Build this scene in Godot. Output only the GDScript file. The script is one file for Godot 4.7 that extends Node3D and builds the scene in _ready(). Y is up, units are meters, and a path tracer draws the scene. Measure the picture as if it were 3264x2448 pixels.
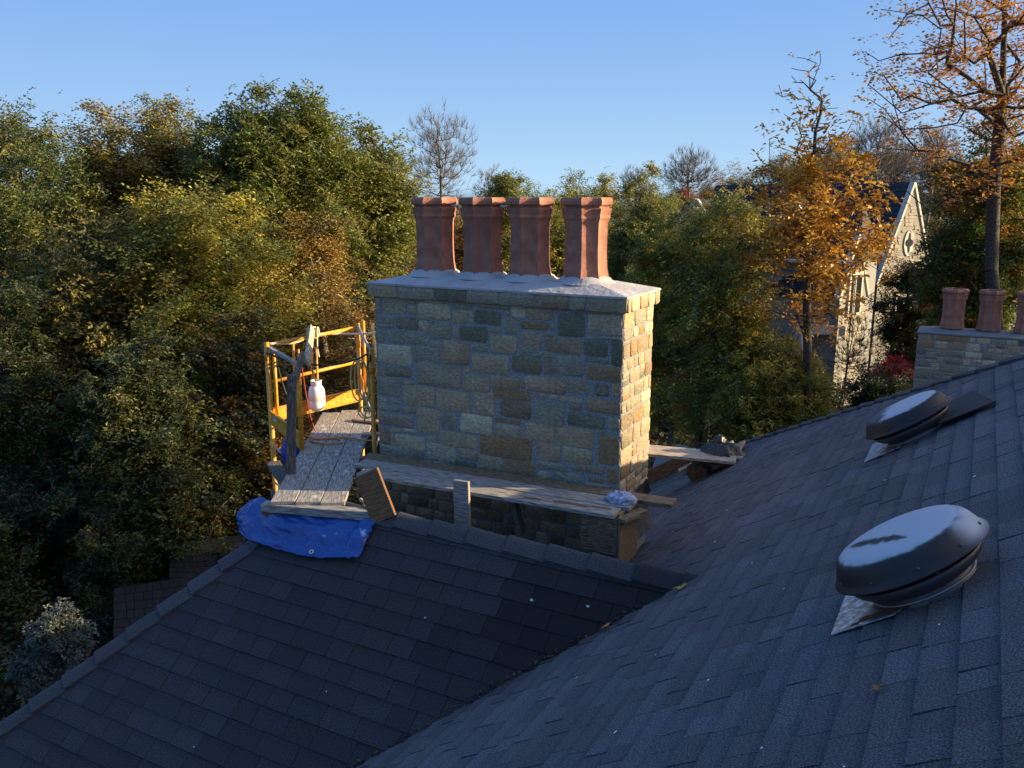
extends Node3D

const H := 11.0                      # eye height over the ground by the house
const PITCH_B := 0.65                # rise over run of the long roof
const B0 := -1.878                   # its height under the eye at u = 0
const RIDGE_Y := -3.05               # ridge of the cross wing, below the eye
const RIDGE_V := 6.45
const PITCH_A := 0.838
const PITCH_C := 0.983
const HIP_SUM := 10.44               # u + v along the far hip of the long roof
var used := {}
var rng := RandomNumberGenerator.new()
var mats := {}
var texs := {}
var sun_dir := Vector3.ZERO


# u runs along the chimney front, v into the picture, y over the eye: metres
func W(u: float, y: float, v: float) -> Vector3:
	return Vector3(u, y + H, -v)


func numbered(called: String) -> String:
	if not used.has(called):
		used[called] = 0
		return called
	used[called] += 1
	return "%s_%03d" % [called, used[called]]


func tag(o: Node3D, label: String, category: String, group := "", kind := "") -> Node3D:
	if label != "":
		o.set_meta("label", label)
	if category != "":
		o.set_meta("category", category)
	if group != "":
		o.set_meta("group", group)
	if kind != "":
		o.set_meta("kind", kind)
	return o


func thing(called: String, label: String, category: String, at := Vector3.ZERO, group := "") -> Node3D:
	var o := Node3D.new()
	o.name = numbered(called)
	add_child(o)
	o.position = at
	tag(o, label, category, group)
	return o


func put(parent: Node3D, called: String, mesh: Mesh, m: Material, xf := Transform3D.IDENTITY) -> MeshInstance3D:
	var o := MeshInstance3D.new()
	o.name = numbered(called) if parent == self else called
	o.mesh = mesh
	if m != null:
		o.material_override = m
	o.transform = xf
	parent.add_child(o, true)
	return o


func begin(smooth := false) -> SurfaceTool:
	var st := SurfaceTool.new()
	st.begin(Mesh.PRIMITIVE_TRIANGLES)
	st.set_smooth_group(0 if smooth else -1)
	st.set_color(Color.WHITE)
	return st


func done(st: SurfaceTool) -> ArrayMesh:
	st.generate_normals()
	return st.commit()


# triangle turned so that its front looks away from the point c
func tri(st: SurfaceTool, p: Vector3, q: Vector3, r: Vector3, c: Vector3) -> void:
	var n := (p - r).cross(p - q)
	if n.dot((p + q + r) / 3.0 - c) < 0.0:
		var t := q
		q = r
		r = t
	st.add_vertex(p)
	st.add_vertex(q)
	st.add_vertex(r)


func quad(st: SurfaceTool, p: Vector3, q: Vector3, r: Vector3, s: Vector3, c: Vector3) -> void:
	tri(st, p, q, r, c)
	tri(st, p, r, s, c)


# box with chamfered edges, its faces 2 x half apart
func add_box(st: SurfaceTool, half: Vector3, b := 0.004, xf := Transform3D.IDENTITY) -> void:
	var c := xf.origin
	b = minf(b, minf(half.x, minf(half.y, half.z)) * 0.45)
	for ax in 3:
		for sg in [-1.0, 1.0]:
			var p := []
			for k in [[-1.0, -1.0], [1.0, -1.0], [1.0, 1.0], [-1.0, 1.0]]:
				var v := Vector3.ZERO
				v[ax] = sg * half[ax]
				v[(ax + 1) % 3] = k[0] * (half[(ax + 1) % 3] - b)
				v[(ax + 2) % 3] = k[1] * (half[(ax + 2) % 3] - b)
				p.append(xf * v)
			quad(st, p[0], p[1], p[2], p[3], c)
	for ax in 3:
		var a1 := (ax + 1) % 3
		var a2 := (ax + 2) % 3
		for s1 in [-1.0, 1.0]:
			for s2 in [-1.0, 1.0]:
				var p := []
				for k in [[-1.0, 0], [1.0, 0], [1.0, 1], [-1.0, 1]]:
					var v := Vector3.ZERO
					v[ax] = k[0] * (half[ax] - b)
					v[a1] = s1 * (half[a1] - (b if k[1] == 1 else 0.0))
					v[a2] = s2 * (half[a2] - (0.0 if k[1] == 1 else b))
					p.append(xf * v)
				quad(st, p[0], p[1], p[2], p[3], c)
	for sx in [-1.0, 1.0]:
		for sy in [-1.0, 1.0]:
			for sz in [-1.0, 1.0]:
				tri(st, xf * Vector3(sx * half.x, sy * (half.y - b), sz * (half.z - b)), xf * Vector3(sx * (half.x - b), sy * half.y, sz * (half.z - b)), xf * Vector3(sx * (half.x - b), sy * (half.y - b), sz * half.z), c)


func box_mesh(half: Vector3, b := 0.004) -> ArrayMesh:
	var st := begin()
	add_box(st, half, b)
	return done(st)


# frame whose x runs from p to q and whose y leans to up
func along(p: Vector3, q: Vector3, up := Vector3.UP) -> Transform3D:
	var x := (q - p).normalized()
	var z := x.cross(up)
	if z.length() < 0.01:
		z = x.cross(Vector3.RIGHT)
	z = z.normalized()
	return Transform3D(Basis(x, z.cross(x).normalized(), z), (p + q) * 0.5)


func tube(st: SurfaceTool, pts: Array, radii: Array, sides := 8) -> void:
	var rings := []
	var side := Vector3.ZERO
	for i in pts.size():
		var d: Vector3 = (pts[mini(i + 1, pts.size() - 1)] - pts[maxi(i - 1, 0)]).normalized()
		if side == Vector3.ZERO:
			side = d.cross(Vector3.UP if absf(d.y) < 0.9 else Vector3.RIGHT).normalized()
		side = (side - d * side.dot(d)).normalized()
		var up := d.cross(side)
		var ring := []
		for k in sides:
			var a := TAU * k / sides
			ring.append(pts[i] + (side * cos(a) + up * sin(a)) * radii[i])
		rings.append(ring)
	for i in pts.size() - 1:
		var c: Vector3 = (pts[i] + pts[i + 1]) * 0.5
		for k in sides:
			quad(st, rings[i][k], rings[i][(k + 1) % sides], rings[i + 1][(k + 1) % sides], rings[i + 1][k], c)
	for e in [0, pts.size() - 1]:
		var o: Vector3 = pts[1] if e == 0 else pts[e - 1]
		for k in sides:
			tri(st, pts[e], rings[e][k], rings[e][(k + 1) % sides], o)


func smooth_path(raw: Array, n := 6) -> Array:
	var out := []
	for i in raw.size() - 1:
		var a: Vector3 = raw[maxi(i - 1, 0)]
		var b: Vector3 = raw[i]
		var c: Vector3 = raw[i + 1]
		var d: Vector3 = raw[mini(i + 2, raw.size() - 1)]
		for k in n:
			out.append(b.cubic_interpolate(c, a, d, float(k) / n))
	out.append(raw[raw.size() - 1])
	return out


func pipe_mesh(raw: Array, r: float, sides := 8, bend := false) -> ArrayMesh:
	var pts := smooth_path(raw) if bend else raw
	var rr := []
	rr.resize(pts.size())
	rr.fill(r)
	var st := begin(true)
	tube(st, pts, rr, sides)
	return done(st)


# turned shape round y: profile of (radius, height); shape(angle, ring) scales the radius
func lathe(profile: Array, sides: int, smooth := true, facets := 0, hollow := 0.0) -> ArrayMesh:
	var st := begin(smooth)
	var rings := []
	for p in profile:
		var ring := []
		for k in sides:
			var a := TAU * k / sides
			var r: float = p.x
			if facets > 0:
				var w := TAU / facets
				var t := fposmod(a, w) - w * 0.5
				r *= cos(w * 0.5) / cos(t) * (1.0 - hollow * (1.0 - pow(absf(t) / (w * 0.5), 2.0)))
			ring.append(Vector3(cos(a) * r, p.y, sin(a) * r))
		rings.append(ring)
	for i in profile.size() - 1:
		for k in sides:
			var q: Array = [rings[i][k], rings[i][(k + 1) % sides], rings[i + 1][(k + 1) % sides], rings[i + 1][k]]
			# profiles run upwards outside and downwards inside; both wind alike
			st.add_vertex(q[0]); st.add_vertex(q[1]); st.add_vertex(q[2])
			st.add_vertex(q[0]); st.add_vertex(q[2]); st.add_vertex(q[3])
	return done(st)


func noise_tex(key: String, seed_: int, freq: float, octaves: int, lo: Color, hi: Color, size := 256, contrast := 1.0) -> ImageTexture:
	if texs.has(key):
		return texs[key]
	var n := FastNoiseLite.new()
	n.seed = seed_
	n.frequency = freq
	n.fractal_octaves = octaves
	n.noise_type = FastNoiseLite.TYPE_SIMPLEX_SMOOTH
	var im := n.get_seamless_image(size, size)
	var out := Image.create(size, size, true, Image.FORMAT_RGB8)
	for y in size:
		for x in size:
			var t := clampf((im.get_pixel(x, y).r - 0.5) * contrast + 0.5, 0.0, 1.0)
			out.set_pixel(x, y, lo.lerp(hi, t))
	out.generate_mipmaps()
	texs[key] = ImageTexture.create_from_image(out)
	return texs[key]


func normal_tex(key: String, seed_: int, freq: float, octaves: int, strength: float, size := 256) -> ImageTexture:
	if texs.has(key):
		return texs[key]
	var n := FastNoiseLite.new()
	n.seed = seed_
	n.frequency = freq
	n.fractal_octaves = octaves
	var im := n.get_seamless_image(size, size)
	im.convert(Image.FORMAT_RGBA8)
	im.bump_map_to_normal_map(strength)
	im.generate_mipmaps()
	texs[key] = ImageTexture.create_from_image(im)
	return texs[key]


# lin is a linear base colour
func mat(key: String, lin: Color, rough := 0.9, tex: Texture2D = null, scale := Vector3.ONE, world := false, bump: Texture2D = null, bump_scale := 1.0) -> StandardMaterial3D:
	if mats.has(key):
		return mats[key]
	var m := StandardMaterial3D.new()
	m.albedo_color = lin.linear_to_srgb()
	m.roughness = rough
	m.vertex_color_use_as_albedo = true
	if tex != null:
		m.albedo_texture = tex
	if bump != null:
		m.normal_enabled = true
		m.normal_texture = bump
		m.normal_scale = bump_scale
	if tex != null or bump != null:
		m.uv1_triplanar = true
		m.uv1_world_triplanar = world
		m.uv1_scale = scale
	mats[key] = m
	return m


func grey(v: float) -> Color:
	return Color(v, v, v)


func _ready() -> void:
	rng.seed = 20161107
	look()
	make_materials()
	make_ground()
	make_house()
	make_chimney()
	make_far_chimney()
	make_mansion()
	make_low_roofs()
	make_trees()
	make_roof_vents()
	make_scaffold()
	make_boards()
	make_tarp()
	make_small_things()


func look() -> void:
	var cam := Camera3D.new()
	cam.name = "camera"
	cam.fov = 48.2
	cam.near = 0.05
	cam.far = 6000.0
	add_child(cam)
	cam.position = Vector3(0, H, 0)
	cam.rotation = Vector3(deg_to_rad(-12.3), deg_to_rad(28.6), 0)
	var sky := ProceduralSkyMaterial.new()
	sky.sky_top_color = Color(0.262, 0.420, 0.630)
	sky.sky_horizon_color = Color(0.515, 0.612, 0.680)
	sky.sky_curve = 0.10
	sky.ground_bottom_color = Color(0.10, 0.10, 0.08)
	sky.ground_horizon_color = Color(0.30, 0.33, 0.33)
	sky.sun_angle_max = 85.0
	sky.sun_curve = 0.42
	var env := Environment.new()
	env.background_mode = Environment.BG_SKY
	env.sky = Sky.new()
	env.sky.sky_material = sky
	env.tonemap_mode = Environment.TONE_MAPPER_LINEAR
	env.tonemap_exposure = 2.35
	env.sdfgi_enabled = true
	env.ssao_enabled = true
	env.ssil_enabled = true
	var we := WorldEnvironment.new()
	we.name = "environment"
	we.environment = env
	add_child(we)
	var sun := DirectionalLight3D.new()
	sun.name = "sun"
	sun.light_color = Color(1.0, 0.90, 0.72)
	sun.light_energy = 1.6
	sun.light_angular_distance = 0.5
	sun.shadow_enabled = true
	add_child(sun)
	var az := deg_to_rad(28.0)
	var el := deg_to_rad(16.5)
	sun_dir = Vector3(cos(az) * cos(el), sin(el), -sin(az) * cos(el))
	sun.look_at_from_position(Vector3(0, 40, 0), Vector3(0, 40, 0) - sun_dir, Vector3.UP)


func make_materials() -> void:
	var grain := noise_tex("grain", 3, 0.11, 3, grey(0.62), grey(1.0), 256, 1.5)
	var granules := noise_tex("granules", 5, 0.22, 2, grey(0.38), grey(1.0), 256, 2.4)
	var blotch := noise_tex("blotch", 11, 0.012, 5, grey(0.55), grey(1.0), 512, 1.6)
	var stone_tex := noise_tex("stone", 21, 0.018, 6, Color(0.80, 0.77, 0.72), Color(1.0, 1.0, 0.99), 512, 1.7)
	var wood_tex := noise_tex("wood", 31, 0.03, 5, Color(0.62, 0.58, 0.53), Color(1.0, 1.0, 1.0), 512, 1.8)
	var bump := normal_tex("bump", 41, 0.05, 5, 5.0)
	mat("shingle", grey(1.0), 0.95, granules, Vector3.ONE * 1.7, true, normal_tex("gritty", 43, 0.25, 2, 4.0), 0.4)
	mat("deck", Color(0.02, 0.02, 0.023), 0.95)
	mat("stone", grey(1.0), 0.9, stone_tex, Vector3(1.5, 3.0, 1.5), true, bump, 0.8)
	mat("mortar", Color(0.37, 0.375, 0.365), 0.95, texs.get("soft", grain), Vector3.ONE * 1.6, true, bump, 0.15)
	mat("crown", Color(0.44, 0.43, 0.43), 0.8, noise_tex("soft", 12, 0.012, 4, grey(0.85), grey(1.0), 256, 1.2), Vector3.ONE * 0.7, true, bump, 0.3)
	mat("clay", Color(0.42, 0.18, 0.115), 0.85, noise_tex("clay", 51, 0.02, 5, Color(0.80, 0.77, 0.75), grey(1.0), 256, 1.3), Vector3.ONE * 1.4, false, bump, 0.35)
	mat("clay_brown", Color(0.38, 0.165, 0.108), 0.88, texs["clay"], Vector3(1.1, 0.7, 1.1), false, bump, 0.35)
	mat("old_wood", Color(0.43, 0.405, 0.37), 0.9, wood_tex, Vector3(0.35, 4.0, 4.0), false, bump, 0.22)
	mat("grey_wood", Color(0.17, 0.15, 0.13), 0.9, wood_tex, Vector3(0.35, 4.0, 4.0), false, bump, 0.22)
	mat("new_wood", Color(0.50, 0.36, 0.22), 0.85, wood_tex, Vector3(0.35, 4.0, 4.0), false, bump, 0.2)
	mat("brown_wood", Color(0.26, 0.13, 0.055), 0.85, wood_tex, Vector3(0.35, 4.0, 4.0), false, bump, 0.2)
	mat("pale_wood", Color(0.62, 0.52, 0.40), 0.85, wood_tex, Vector3(0.35, 4.0, 4.0), false, bump, 0.2)
	mat("plywood", Color(0.26, 0.19, 0.11), 0.9, wood_tex, Vector3(0.6, 3.0, 3.0), false, bump, 0.2)
	mat("yellow", Color(0.86, 0.40, 0.025), 0.45, noise_tex("worn", 61, 0.03, 5, Color(0.78, 0.72, 0.66), grey(1.0), 256, 1.5), Vector3.ONE * 2.0)
	mat("steel", Color(0.30, 0.30, 0.31), 0.5)
	mat("galvanised", Color(0.60, 0.62, 0.66), 0.38, blotch, Vector3.ONE * 2.5).metallic = 0.75
	mat("rust", Color(0.20, 0.075, 0.025), 0.95, grain, Vector3.ONE * 4.0)
	mat("white_paint", Color(0.78, 0.77, 0.74), 0.4)
	mat("black_rubber", Color(0.02, 0.02, 0.022), 0.5)
	mat("cream_rope", Color(0.62, 0.52, 0.36), 0.95)
	mat("yellow_hose", Color(0.62, 0.45, 0.14), 0.5)
	mat("orange_cord", Color(0.50, 0.23, 0.05), 0.6)
	mat("red_cord", Color(0.30, 0.02, 0.02), 0.6)
	mat("tarp", Color(0.02, 0.085, 0.34), 0.30, noise_tex("weave", 71, 0.2, 2, grey(0.8), grey(1.0), 256, 1.4), Vector3.ONE * 3.0)
	mat("rag", Color(0.58, 0.60, 0.80), 0.95, blotch, Vector3.ONE * 3.0)
	mat("plastic_sack", Color(0.035, 0.03, 0.028), 0.45)
	mat("dirty_cloth", Color(0.17, 0.13, 0.09), 0.9, blotch, Vector3.ONE * 3.0)
	mat("lead", Color(0.085, 0.08, 0.088), 0.55, blotch, Vector3.ONE * 2.0)
	mat("bark", Color(0.13, 0.108, 0.085), 0.95, noise_tex("bark", 81, 0.05, 4, grey(0.45), grey(1.0), 256, 1.8), Vector3(3.0, 0.8, 3.0), true, bump, 1.2)
	mat("pale_bark", Color(0.30, 0.26, 0.21), 0.95, texs["bark"], Vector3(3.0, 0.8, 3.0), true)
	var lf := mat("leaf", grey(1.0), 0.55)
	lf.backlight_enabled = true
	lf.backlight = Color(0.8, 0.8, 0.8)
	lf.cull_mode = BaseMaterial3D.CULL_DISABLED
	mat("soil", Color(0.045, 0.045, 0.022), 1.0, blotch, Vector3.ONE * 0.15, true)
	mat("limestone", grey(1.0), 0.9, grain, Vector3.ONE * 0.8, true)
	mat("slate", Color(0.035, 0.036, 0.045), 0.85, grain, Vector3(0.6, 2.0, 0.6), true)
	mat("glass_dark", Color(0.015, 0.018, 0.022), 0.08)
	mat("trim", Color(0.50, 0.455, 0.37), 0.7)


# ---------------------------------------------------------------- the ground

func ground_height(u: float, v: float) -> float:
	var y := -H
	y -= 0.16 * clampf(-u - 10.0, 0.0, 30.0)                  # falls away into the wood
	var a := Vector2(u, v)
	y += 9.0 * exp(-pow(a.distance_to(Vector2(-8, 112)) / 38.0, 2.0))   # brown hill behind the mansion
	y -= 0.02 * clampf(a.length() - 60.0, 0.0, 600.0) * (1.0 if u < 0.0 else 0.6)
	y += 2.0 * sin(u * 0.011 + 1.0) * sin(v * 0.013)
	return y


func make_ground() -> void:
	var st := begin(true)
	var radii := [0.0, 4.0, 8.0, 12.0, 17.0, 23.0, 30.0, 38.0, 48.0, 60.0, 75.0, 92.0, 110.0, 135.0, 170.0, 220.0, 300.0, 450.0, 700.0, 1100.0, 1800.0, 3000.0]
	var n := 72
	for i in radii.size() - 1:
		for k in n:
			var p := []
			for c in [[i, k], [i, k + 1], [i + 1, k + 1], [i + 1, k]]:
				var a: float = TAU * (c[1] % n) / n
				var u: float = cos(a) * radii[c[0]]
				var v: float = sin(a) * radii[c[0]]
				p.append(W(u, ground_height(u, v), v))
			quad(st, p[0], p[1], p[2], p[3], p[0] - Vector3(0, 100, 0))
	tag(put(self, "ground", done(st), mats["soil"]), "", "", "", "structure")
	# two long ridges on the horizon, distance haze painted into their colours
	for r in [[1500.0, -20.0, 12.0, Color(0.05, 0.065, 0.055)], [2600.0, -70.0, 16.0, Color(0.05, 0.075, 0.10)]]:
		var h := begin(true)
		var f := FastNoiseLite.new()
		f.seed = int(r[0])
		f.frequency = 0.0016
		for k in 90:
			var p := []
			for c in [[k, 0], [k + 1, 0], [k + 1, 1], [k, 1]]:
				var a: float = deg_to_rad(60.0 + 125.0 * c[0] / 90.0)
				var d: float = r[0] + 260.0 * c[1]
				var y: float = -90.0 if c[1] == 0 else -40.0 + r[1] * 0.55 + r[2] * f.get_noise_2d(cos(a) * d, sin(a) * d)
				p.append(W(cos(a) * d, y, sin(a) * d))
			quad(h, p[0], p[1], p[2], p[3], p[0] - Vector3(0, 1000, 0))
		tag(put(self, "hill", done(h), mat("hill%d" % int(r[0]), r[3], 1.0)), "", "", "", "structure")


# ---------------------------------------------------------------- our house

func y_b(u: float) -> float:
	return B0 + PITCH_B * u


func y_a(v: float) -> float:
	return RIDGE_Y - PITCH_A * absf(v - RIDGE_V)


func shingle_mesh(w: float, e: float, t: float, tone: Color, ends := [0.0, 0.0, 0.0, 0.0]) -> ArrayMesh:
	var st := begin()
	add_shingle(st, Transform3D.IDENTITY, -w * 0.5 + ends[0], w * 0.5 + ends[1], -w * 0.5 + ends[2], w * 0.5 + ends[3], e, t, tone)
	return done(st)


# local axes: x along the course, y off the slope, z down the slope; butt edge at z = 0
func add_shingle(st: SurfaceTool, xf: Transform3D, a0: float, a1: float, b0: float, b1: float, e: float, t: float, tone: Color) -> void:
	var l := e * 1.12
	var q := [Vector3(a0, 0, 0), Vector3(a1, 0, 0), Vector3(a0, t, 0), Vector3(a1, t, 0), Vector3(b0, 0.0005, -l), Vector3(b1, 0.0005, -l), Vector3(lerpf(a0, b0, 0.6), t * 0.55, -l * 0.6), Vector3(lerpf(a1, b1, 0.6), t * 0.55, -l * 0.6)]
	var p := []
	for x in q:
		p.append(xf * x)
	var c: Vector3 = xf * Vector3((a0 + a1) * 0.5, -0.3, -l * 0.4)
	st.set_color(tone)
	quad(st, p[2], p[3], p[7], p[6], c)
	st.set_color(tone * 0.86)                       # the darker headlap granules
	quad(st, p[6], p[7], p[5], p[4], c)
	st.set_color(tone * 0.75)
	quad(st, p[0], p[1], p[3], p[2], c)
	quad(st, p[0], p[2], p[6], p[4], xf * Vector3((a0 + a1) * 0.5, 0, -l * 0.4))
	quad(st, p[1], p[3], p[7], p[5], xf * Vector3((a0 + a1) * 0.5, 0, -l * 0.4))


# one ridge or hip cap: a bent sheet from p to q with wings falling along fa and fb
func cap_mesh(p: Vector3, q: Vector3, fa: Vector3, fb: Vector3, wing: float, tone: Color) -> ArrayMesh:
	var st := begin(true)
	var mid := (fa + fb).normalized()
	var up := -mid
	var rows := []
	for e in 2:
		var o := (p if e == 0 else q) + up * (0.046 if e == 0 else 0.018)
		var row := []
		for k in 9:
			var s := (k - 4) / 4.0
			var f := fa if s < 0 else fb
			var w := absf(s) * wing
			row.append(o + f * w + up * (0.012 * (1.0 - absf(s)) - 0.02 * exp(-pow(s * 5.0, 2.0))))
		rows.append(row)
	var c: Vector3 = (p + q) * 0.5 - up * 2.0
	st.set_color(tone)
	for k in 8:
		quad(st, rows[0][k], rows[0][k + 1], rows[1][k + 1], rows[1][k], c)
	st.set_smooth_group(-1)
	st.set_color(tone * 0.7)
	for k in 8:
		for e in 2:
			quad(st, rows[e][k], rows[e][k + 1], rows[e][k + 1] - up * 0.03, rows[e][k] - up * 0.03, (p + q) * 0.5)
	for s in [0, 8]:
		quad(st, rows[0][s], rows[1][s], rows[1][s] - up * 0.03, rows[0][s] - up * 0.03, (p + q) * 0.5)
	return done(st)


func shingle_tone(base: float, p: Vector3, f: FastNoiseLite, r: RandomNumberGenerator) -> Color:
	var k := base * (1.0 + 0.26 * f.get_noise_3dv(p * 1.2) + 0.22 * f.get_noise_3dv(Vector3(p.x * 0.25, 3.0, p.z * 2.6))) * r.randf_range(0.82, 1.19)
	return Color(k, k * r.randf_range(0.97, 1.03), k * r.randf_range(1.03, 1.13))


func make_house() -> void:
	var house := thing("shingled_house", "large house with grey shingled roofs, a long slope meeting a cross wing in a valley", "house")
	var r := RandomNumberGenerator.new()
	r.seed = 77
	var f := FastNoiseLite.new()
	f.seed = 9
	f.frequency = 0.5
	var eave := -6.5
	# decks and walls
	var ue := (eave - B0) / PITCH_B
	var ur := 2.3
	var vb := -7.0
	var apex := W(ur, y_b(ur), HIP_SUM - ur)
	var st := begin()
	var c := W(0, -9, 4)
	var d := 0.012
	quad(st, W(ue, eave - d, vb), W(ur, y_b(ur) - d, vb), apex - Vector3(0, d, 0), W(ue, eave - d, HIP_SUM - ue), c)
	var slope_b := put(house, "roof_slope", done(st), mats["deck"])
	st = begin()
	var ur2 := ur + (ur - ue)
	tri(st, apex - Vector3(0, d, 0), W(ue, eave - d, HIP_SUM - ue), W(ur2, eave - d, HIP_SUM - ue), c)
	quad(st, W(ur, y_b(ur) - d, vb), apex - Vector3(0, d, 0), W(ur2, eave - d, HIP_SUM - ue), W(ur2, eave - d, vb), c)
	put(house, "roof_slope", done(st), mats["slate"])
	# cross wing: front slope, hip end, back slope
	var ua := -5.9
	var va := RIDGE_V - (RIDGE_Y - eave) / PITCH_A
	var uc := ua - (RIDGE_Y - eave) / PITCH_C
	var vd := RIDGE_V + (RIDGE_Y - eave) / PITCH_A
	var un := -1.6
	st = begin()
	quad(st, W(ua, RIDGE_Y - d, RIDGE_V), W(un, RIDGE_Y - d, RIDGE_V), W(un, eave - d, va), W(uc, eave - d, va), c)
	var slope_a := put(house, "roof_slope", done(st), mats["deck"])
	st = begin()
	tri(st, W(ua, RIDGE_Y - d, RIDGE_V), W(uc, eave - d, va), W(uc, eave - d, vd), c)
	quad(st, W(ua, RIDGE_Y - d, RIDGE_V), W(un, RIDGE_Y - d, RIDGE_V), W(un, eave - d, vd), W(uc, eave - d, vd), c)
	put(house, "roof_slope", done(st), mats["slate"])
	# unseen wing past the far hip, by the second chimney, added to shade the wood
	var wr := -2.6
	st = begin()
	quad(st, W(5.2, wr, 20.6), W(16, wr, 20.6), W(16, eave, 14.6), W(1.3, eave, 14.6), c + Vector3(8, 0, -16))
	quad(st, W(5.2, wr, 20.6), W(16, wr, 20.6), W(16, eave, 26.6), W(1.3, eave, 26.6), c + Vector3(8, 0, -16))
	tri(st, W(5.2, wr, 20.6), W(1.3, eave, 14.6), W(1.3, eave, 26.6), c + Vector3(8, 0, -16))
	tri(st, W(16, wr, 20.6), W(16, eave, 14.6), W(16, eave, 26.6), c + Vector3(8, 0, -16))
	put(house, "roof_slope", done(st), mats["slate"])
	st = begin()
	var wc := [W(1.7, 0, 15.0), W(15.6, 0, 15.0), W(15.6, 0, 26.2), W(1.7, 0, 26.2)]
	for k in 4:
		var p: Vector3 = wc[k]
		var q: Vector3 = wc[(k + 1) % 4]
		quad(st, Vector3(p.x, -6, p.z), Vector3(q.x, -6, q.z), Vector3(q.x, H + eave - 0.02, q.z), Vector3(p.x, H + eave - 0.02, p.z), W(6, -8, 20))
	put(house, "wall", done(st), mats["mortar"])
	st = begin()
	var wb := [W(ue + 0.4, 0, vb + 0.2), W(ur2 - 0.4, 0, vb + 0.2), W(ur2 - 0.4, 0, HIP_SUM - ue - 0.4), W(ue + 0.4, 0, HIP_SUM - ue - 0.4)]
	for k in 4:
		var p: Vector3 = wb[k]
		var q: Vector3 = wb[(k + 1) % 4]
		quad(st, Vector3(p.x, -6, p.z), Vector3(q.x, -6, q.z), Vector3(q.x, H + eave - 0.02, q.z), Vector3(p.x, H + eave - 0.02, p.z), c)
	quad(st, Vector3(wb[0].x, -6, wb[0].z), Vector3(wb[1].x, -6, wb[1].z), W(ur, y_b(ur) - 0.05, vb + 0.2), W(ue + 0.4, eave, vb + 0.2), c)
	var wa := [W(ue + 0.4, 0, va + 0.4), W(uc + 0.4, 0, va + 0.4), W(uc + 0.4, 0, vd - 0.4), W(ue + 0.4, 0, vd - 0.4)]
	for k in 3:
		var p: Vector3 = wa[k]
		var q: Vector3 = wa[k + 1]
		quad(st, Vector3(p.x, -6, p.z), Vector3(q.x, -6, q.z), Vector3(q.x, H + eave - 0.02, q.z), Vector3(p.x, H + eave - 0.02, p.z), c)
	put(house, "wall", done(st), mats["mortar"])
	# shingles of both slopes, then the 300 that show largest as pieces of their own
	var list := []
	var eb := 0.165 / sqrt(1.0 + PITCH_B * PITCH_B)
	var basis_b := Basis(Vector3(0, 0, -1), Vector3(-PITCH_B, 1, 0).normalized(), Vector3(-1, -PITCH_B, 0).normalized())
	var widths := [0.17, 0.24, 0.31, 0.38]
	var k := 0
	while true:
		var u0 := ue + k * eb
		k += 1
		if u0 > 1.5:
			break
		var v := -1.0 + r.randf() * 0.3
		var end := minf(HIP_SUM - u0, 15.5)
		while v < end:
			var wi := r.randi() % 4
			var w: float = widths[wi]
			var vm := v + w * 0.5
			var above: float = y_b(u0 + eb) - y_a(vm) if u0 < un and vm > va - 1.0 and vm < vd + 1.0 else 1.0
			var seen := v > 1.2 and above > -0.25
			if seen:
				var t := (0.007 if r.randf() < 0.45 else 0.013) + r.randf() * 0.003
				var l0 := minf(0.0, HIP_SUM - u0 - v - w)
				var l1 := minf(0.0, HIP_SUM - u0 - eb * 1.12 - v - w)
				l0 = maxf(l0, -w + 0.01)
				l1 = maxf(l1, -w + 0.01)
				var at := W(u0, y_b(u0), vm)
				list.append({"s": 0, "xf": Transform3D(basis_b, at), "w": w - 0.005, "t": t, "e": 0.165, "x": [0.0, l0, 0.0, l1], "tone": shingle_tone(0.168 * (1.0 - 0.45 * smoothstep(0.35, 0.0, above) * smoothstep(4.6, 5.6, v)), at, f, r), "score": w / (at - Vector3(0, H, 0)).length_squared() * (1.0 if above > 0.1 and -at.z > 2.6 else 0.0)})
			v += w
	var ea := 0.185 / sqrt(1.0 + PITCH_A * PITCH_A)
	var basis_a := Basis(Vector3(1, 0, 0), Vector3(0, 1, PITCH_A).normalized(), Vector3(0, -PITCH_A, 1).normalized())
	var widths_a := [0.24, 0.30, 0.36, 0.42]
	k = 0
	while true:
		var v0 := va + k * ea
		k += 1
		if v0 > RIDGE_V - 0.02:
			break
		var ya := y_a(v0)
		var u_left := ua - (RIDGE_Y - ya) / PITCH_C
		var u_left1 := ua - (RIDGE_Y - y_a(minf(v0 + ea * 1.12, RIDGE_V))) / PITCH_C
		var u := u_left - r.randf() * 0.3
		var u_end := (ya - B0) / PITCH_B + 0.5
		while u < u_end:
			var w: float = widths_a[r.randi() % 4]
			if u + w > u_left + 0.02:
				var at := W(u + w * 0.5, ya, v0)
				var x := [maxf(0.0, u_left - u), 0.0, minf(maxf(0.0, u_left1 - u), w - 0.01), 0.0]
				# dark growth where the cross wing runs out into the valley
				var to_valley: float = (ya - B0) / PITCH_B - u
				var stain := 1.0 - 0.75 * smoothstep(1.7, 0.3, to_valley + 0.5 * f.get_noise_2d(u * 3.0, v0 * 3.0)) * smoothstep(4.9, 5.9, v0)
				var vis := 1.0 if v0 > 3.2 else 0.1
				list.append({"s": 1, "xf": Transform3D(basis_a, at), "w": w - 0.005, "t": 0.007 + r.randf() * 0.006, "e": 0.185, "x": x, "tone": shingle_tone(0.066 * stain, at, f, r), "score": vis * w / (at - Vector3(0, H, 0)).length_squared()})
			u += w
	list.sort_custom(func(p, q): return p.score > q.score)
	var rest := begin()
	var shared := {}
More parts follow.
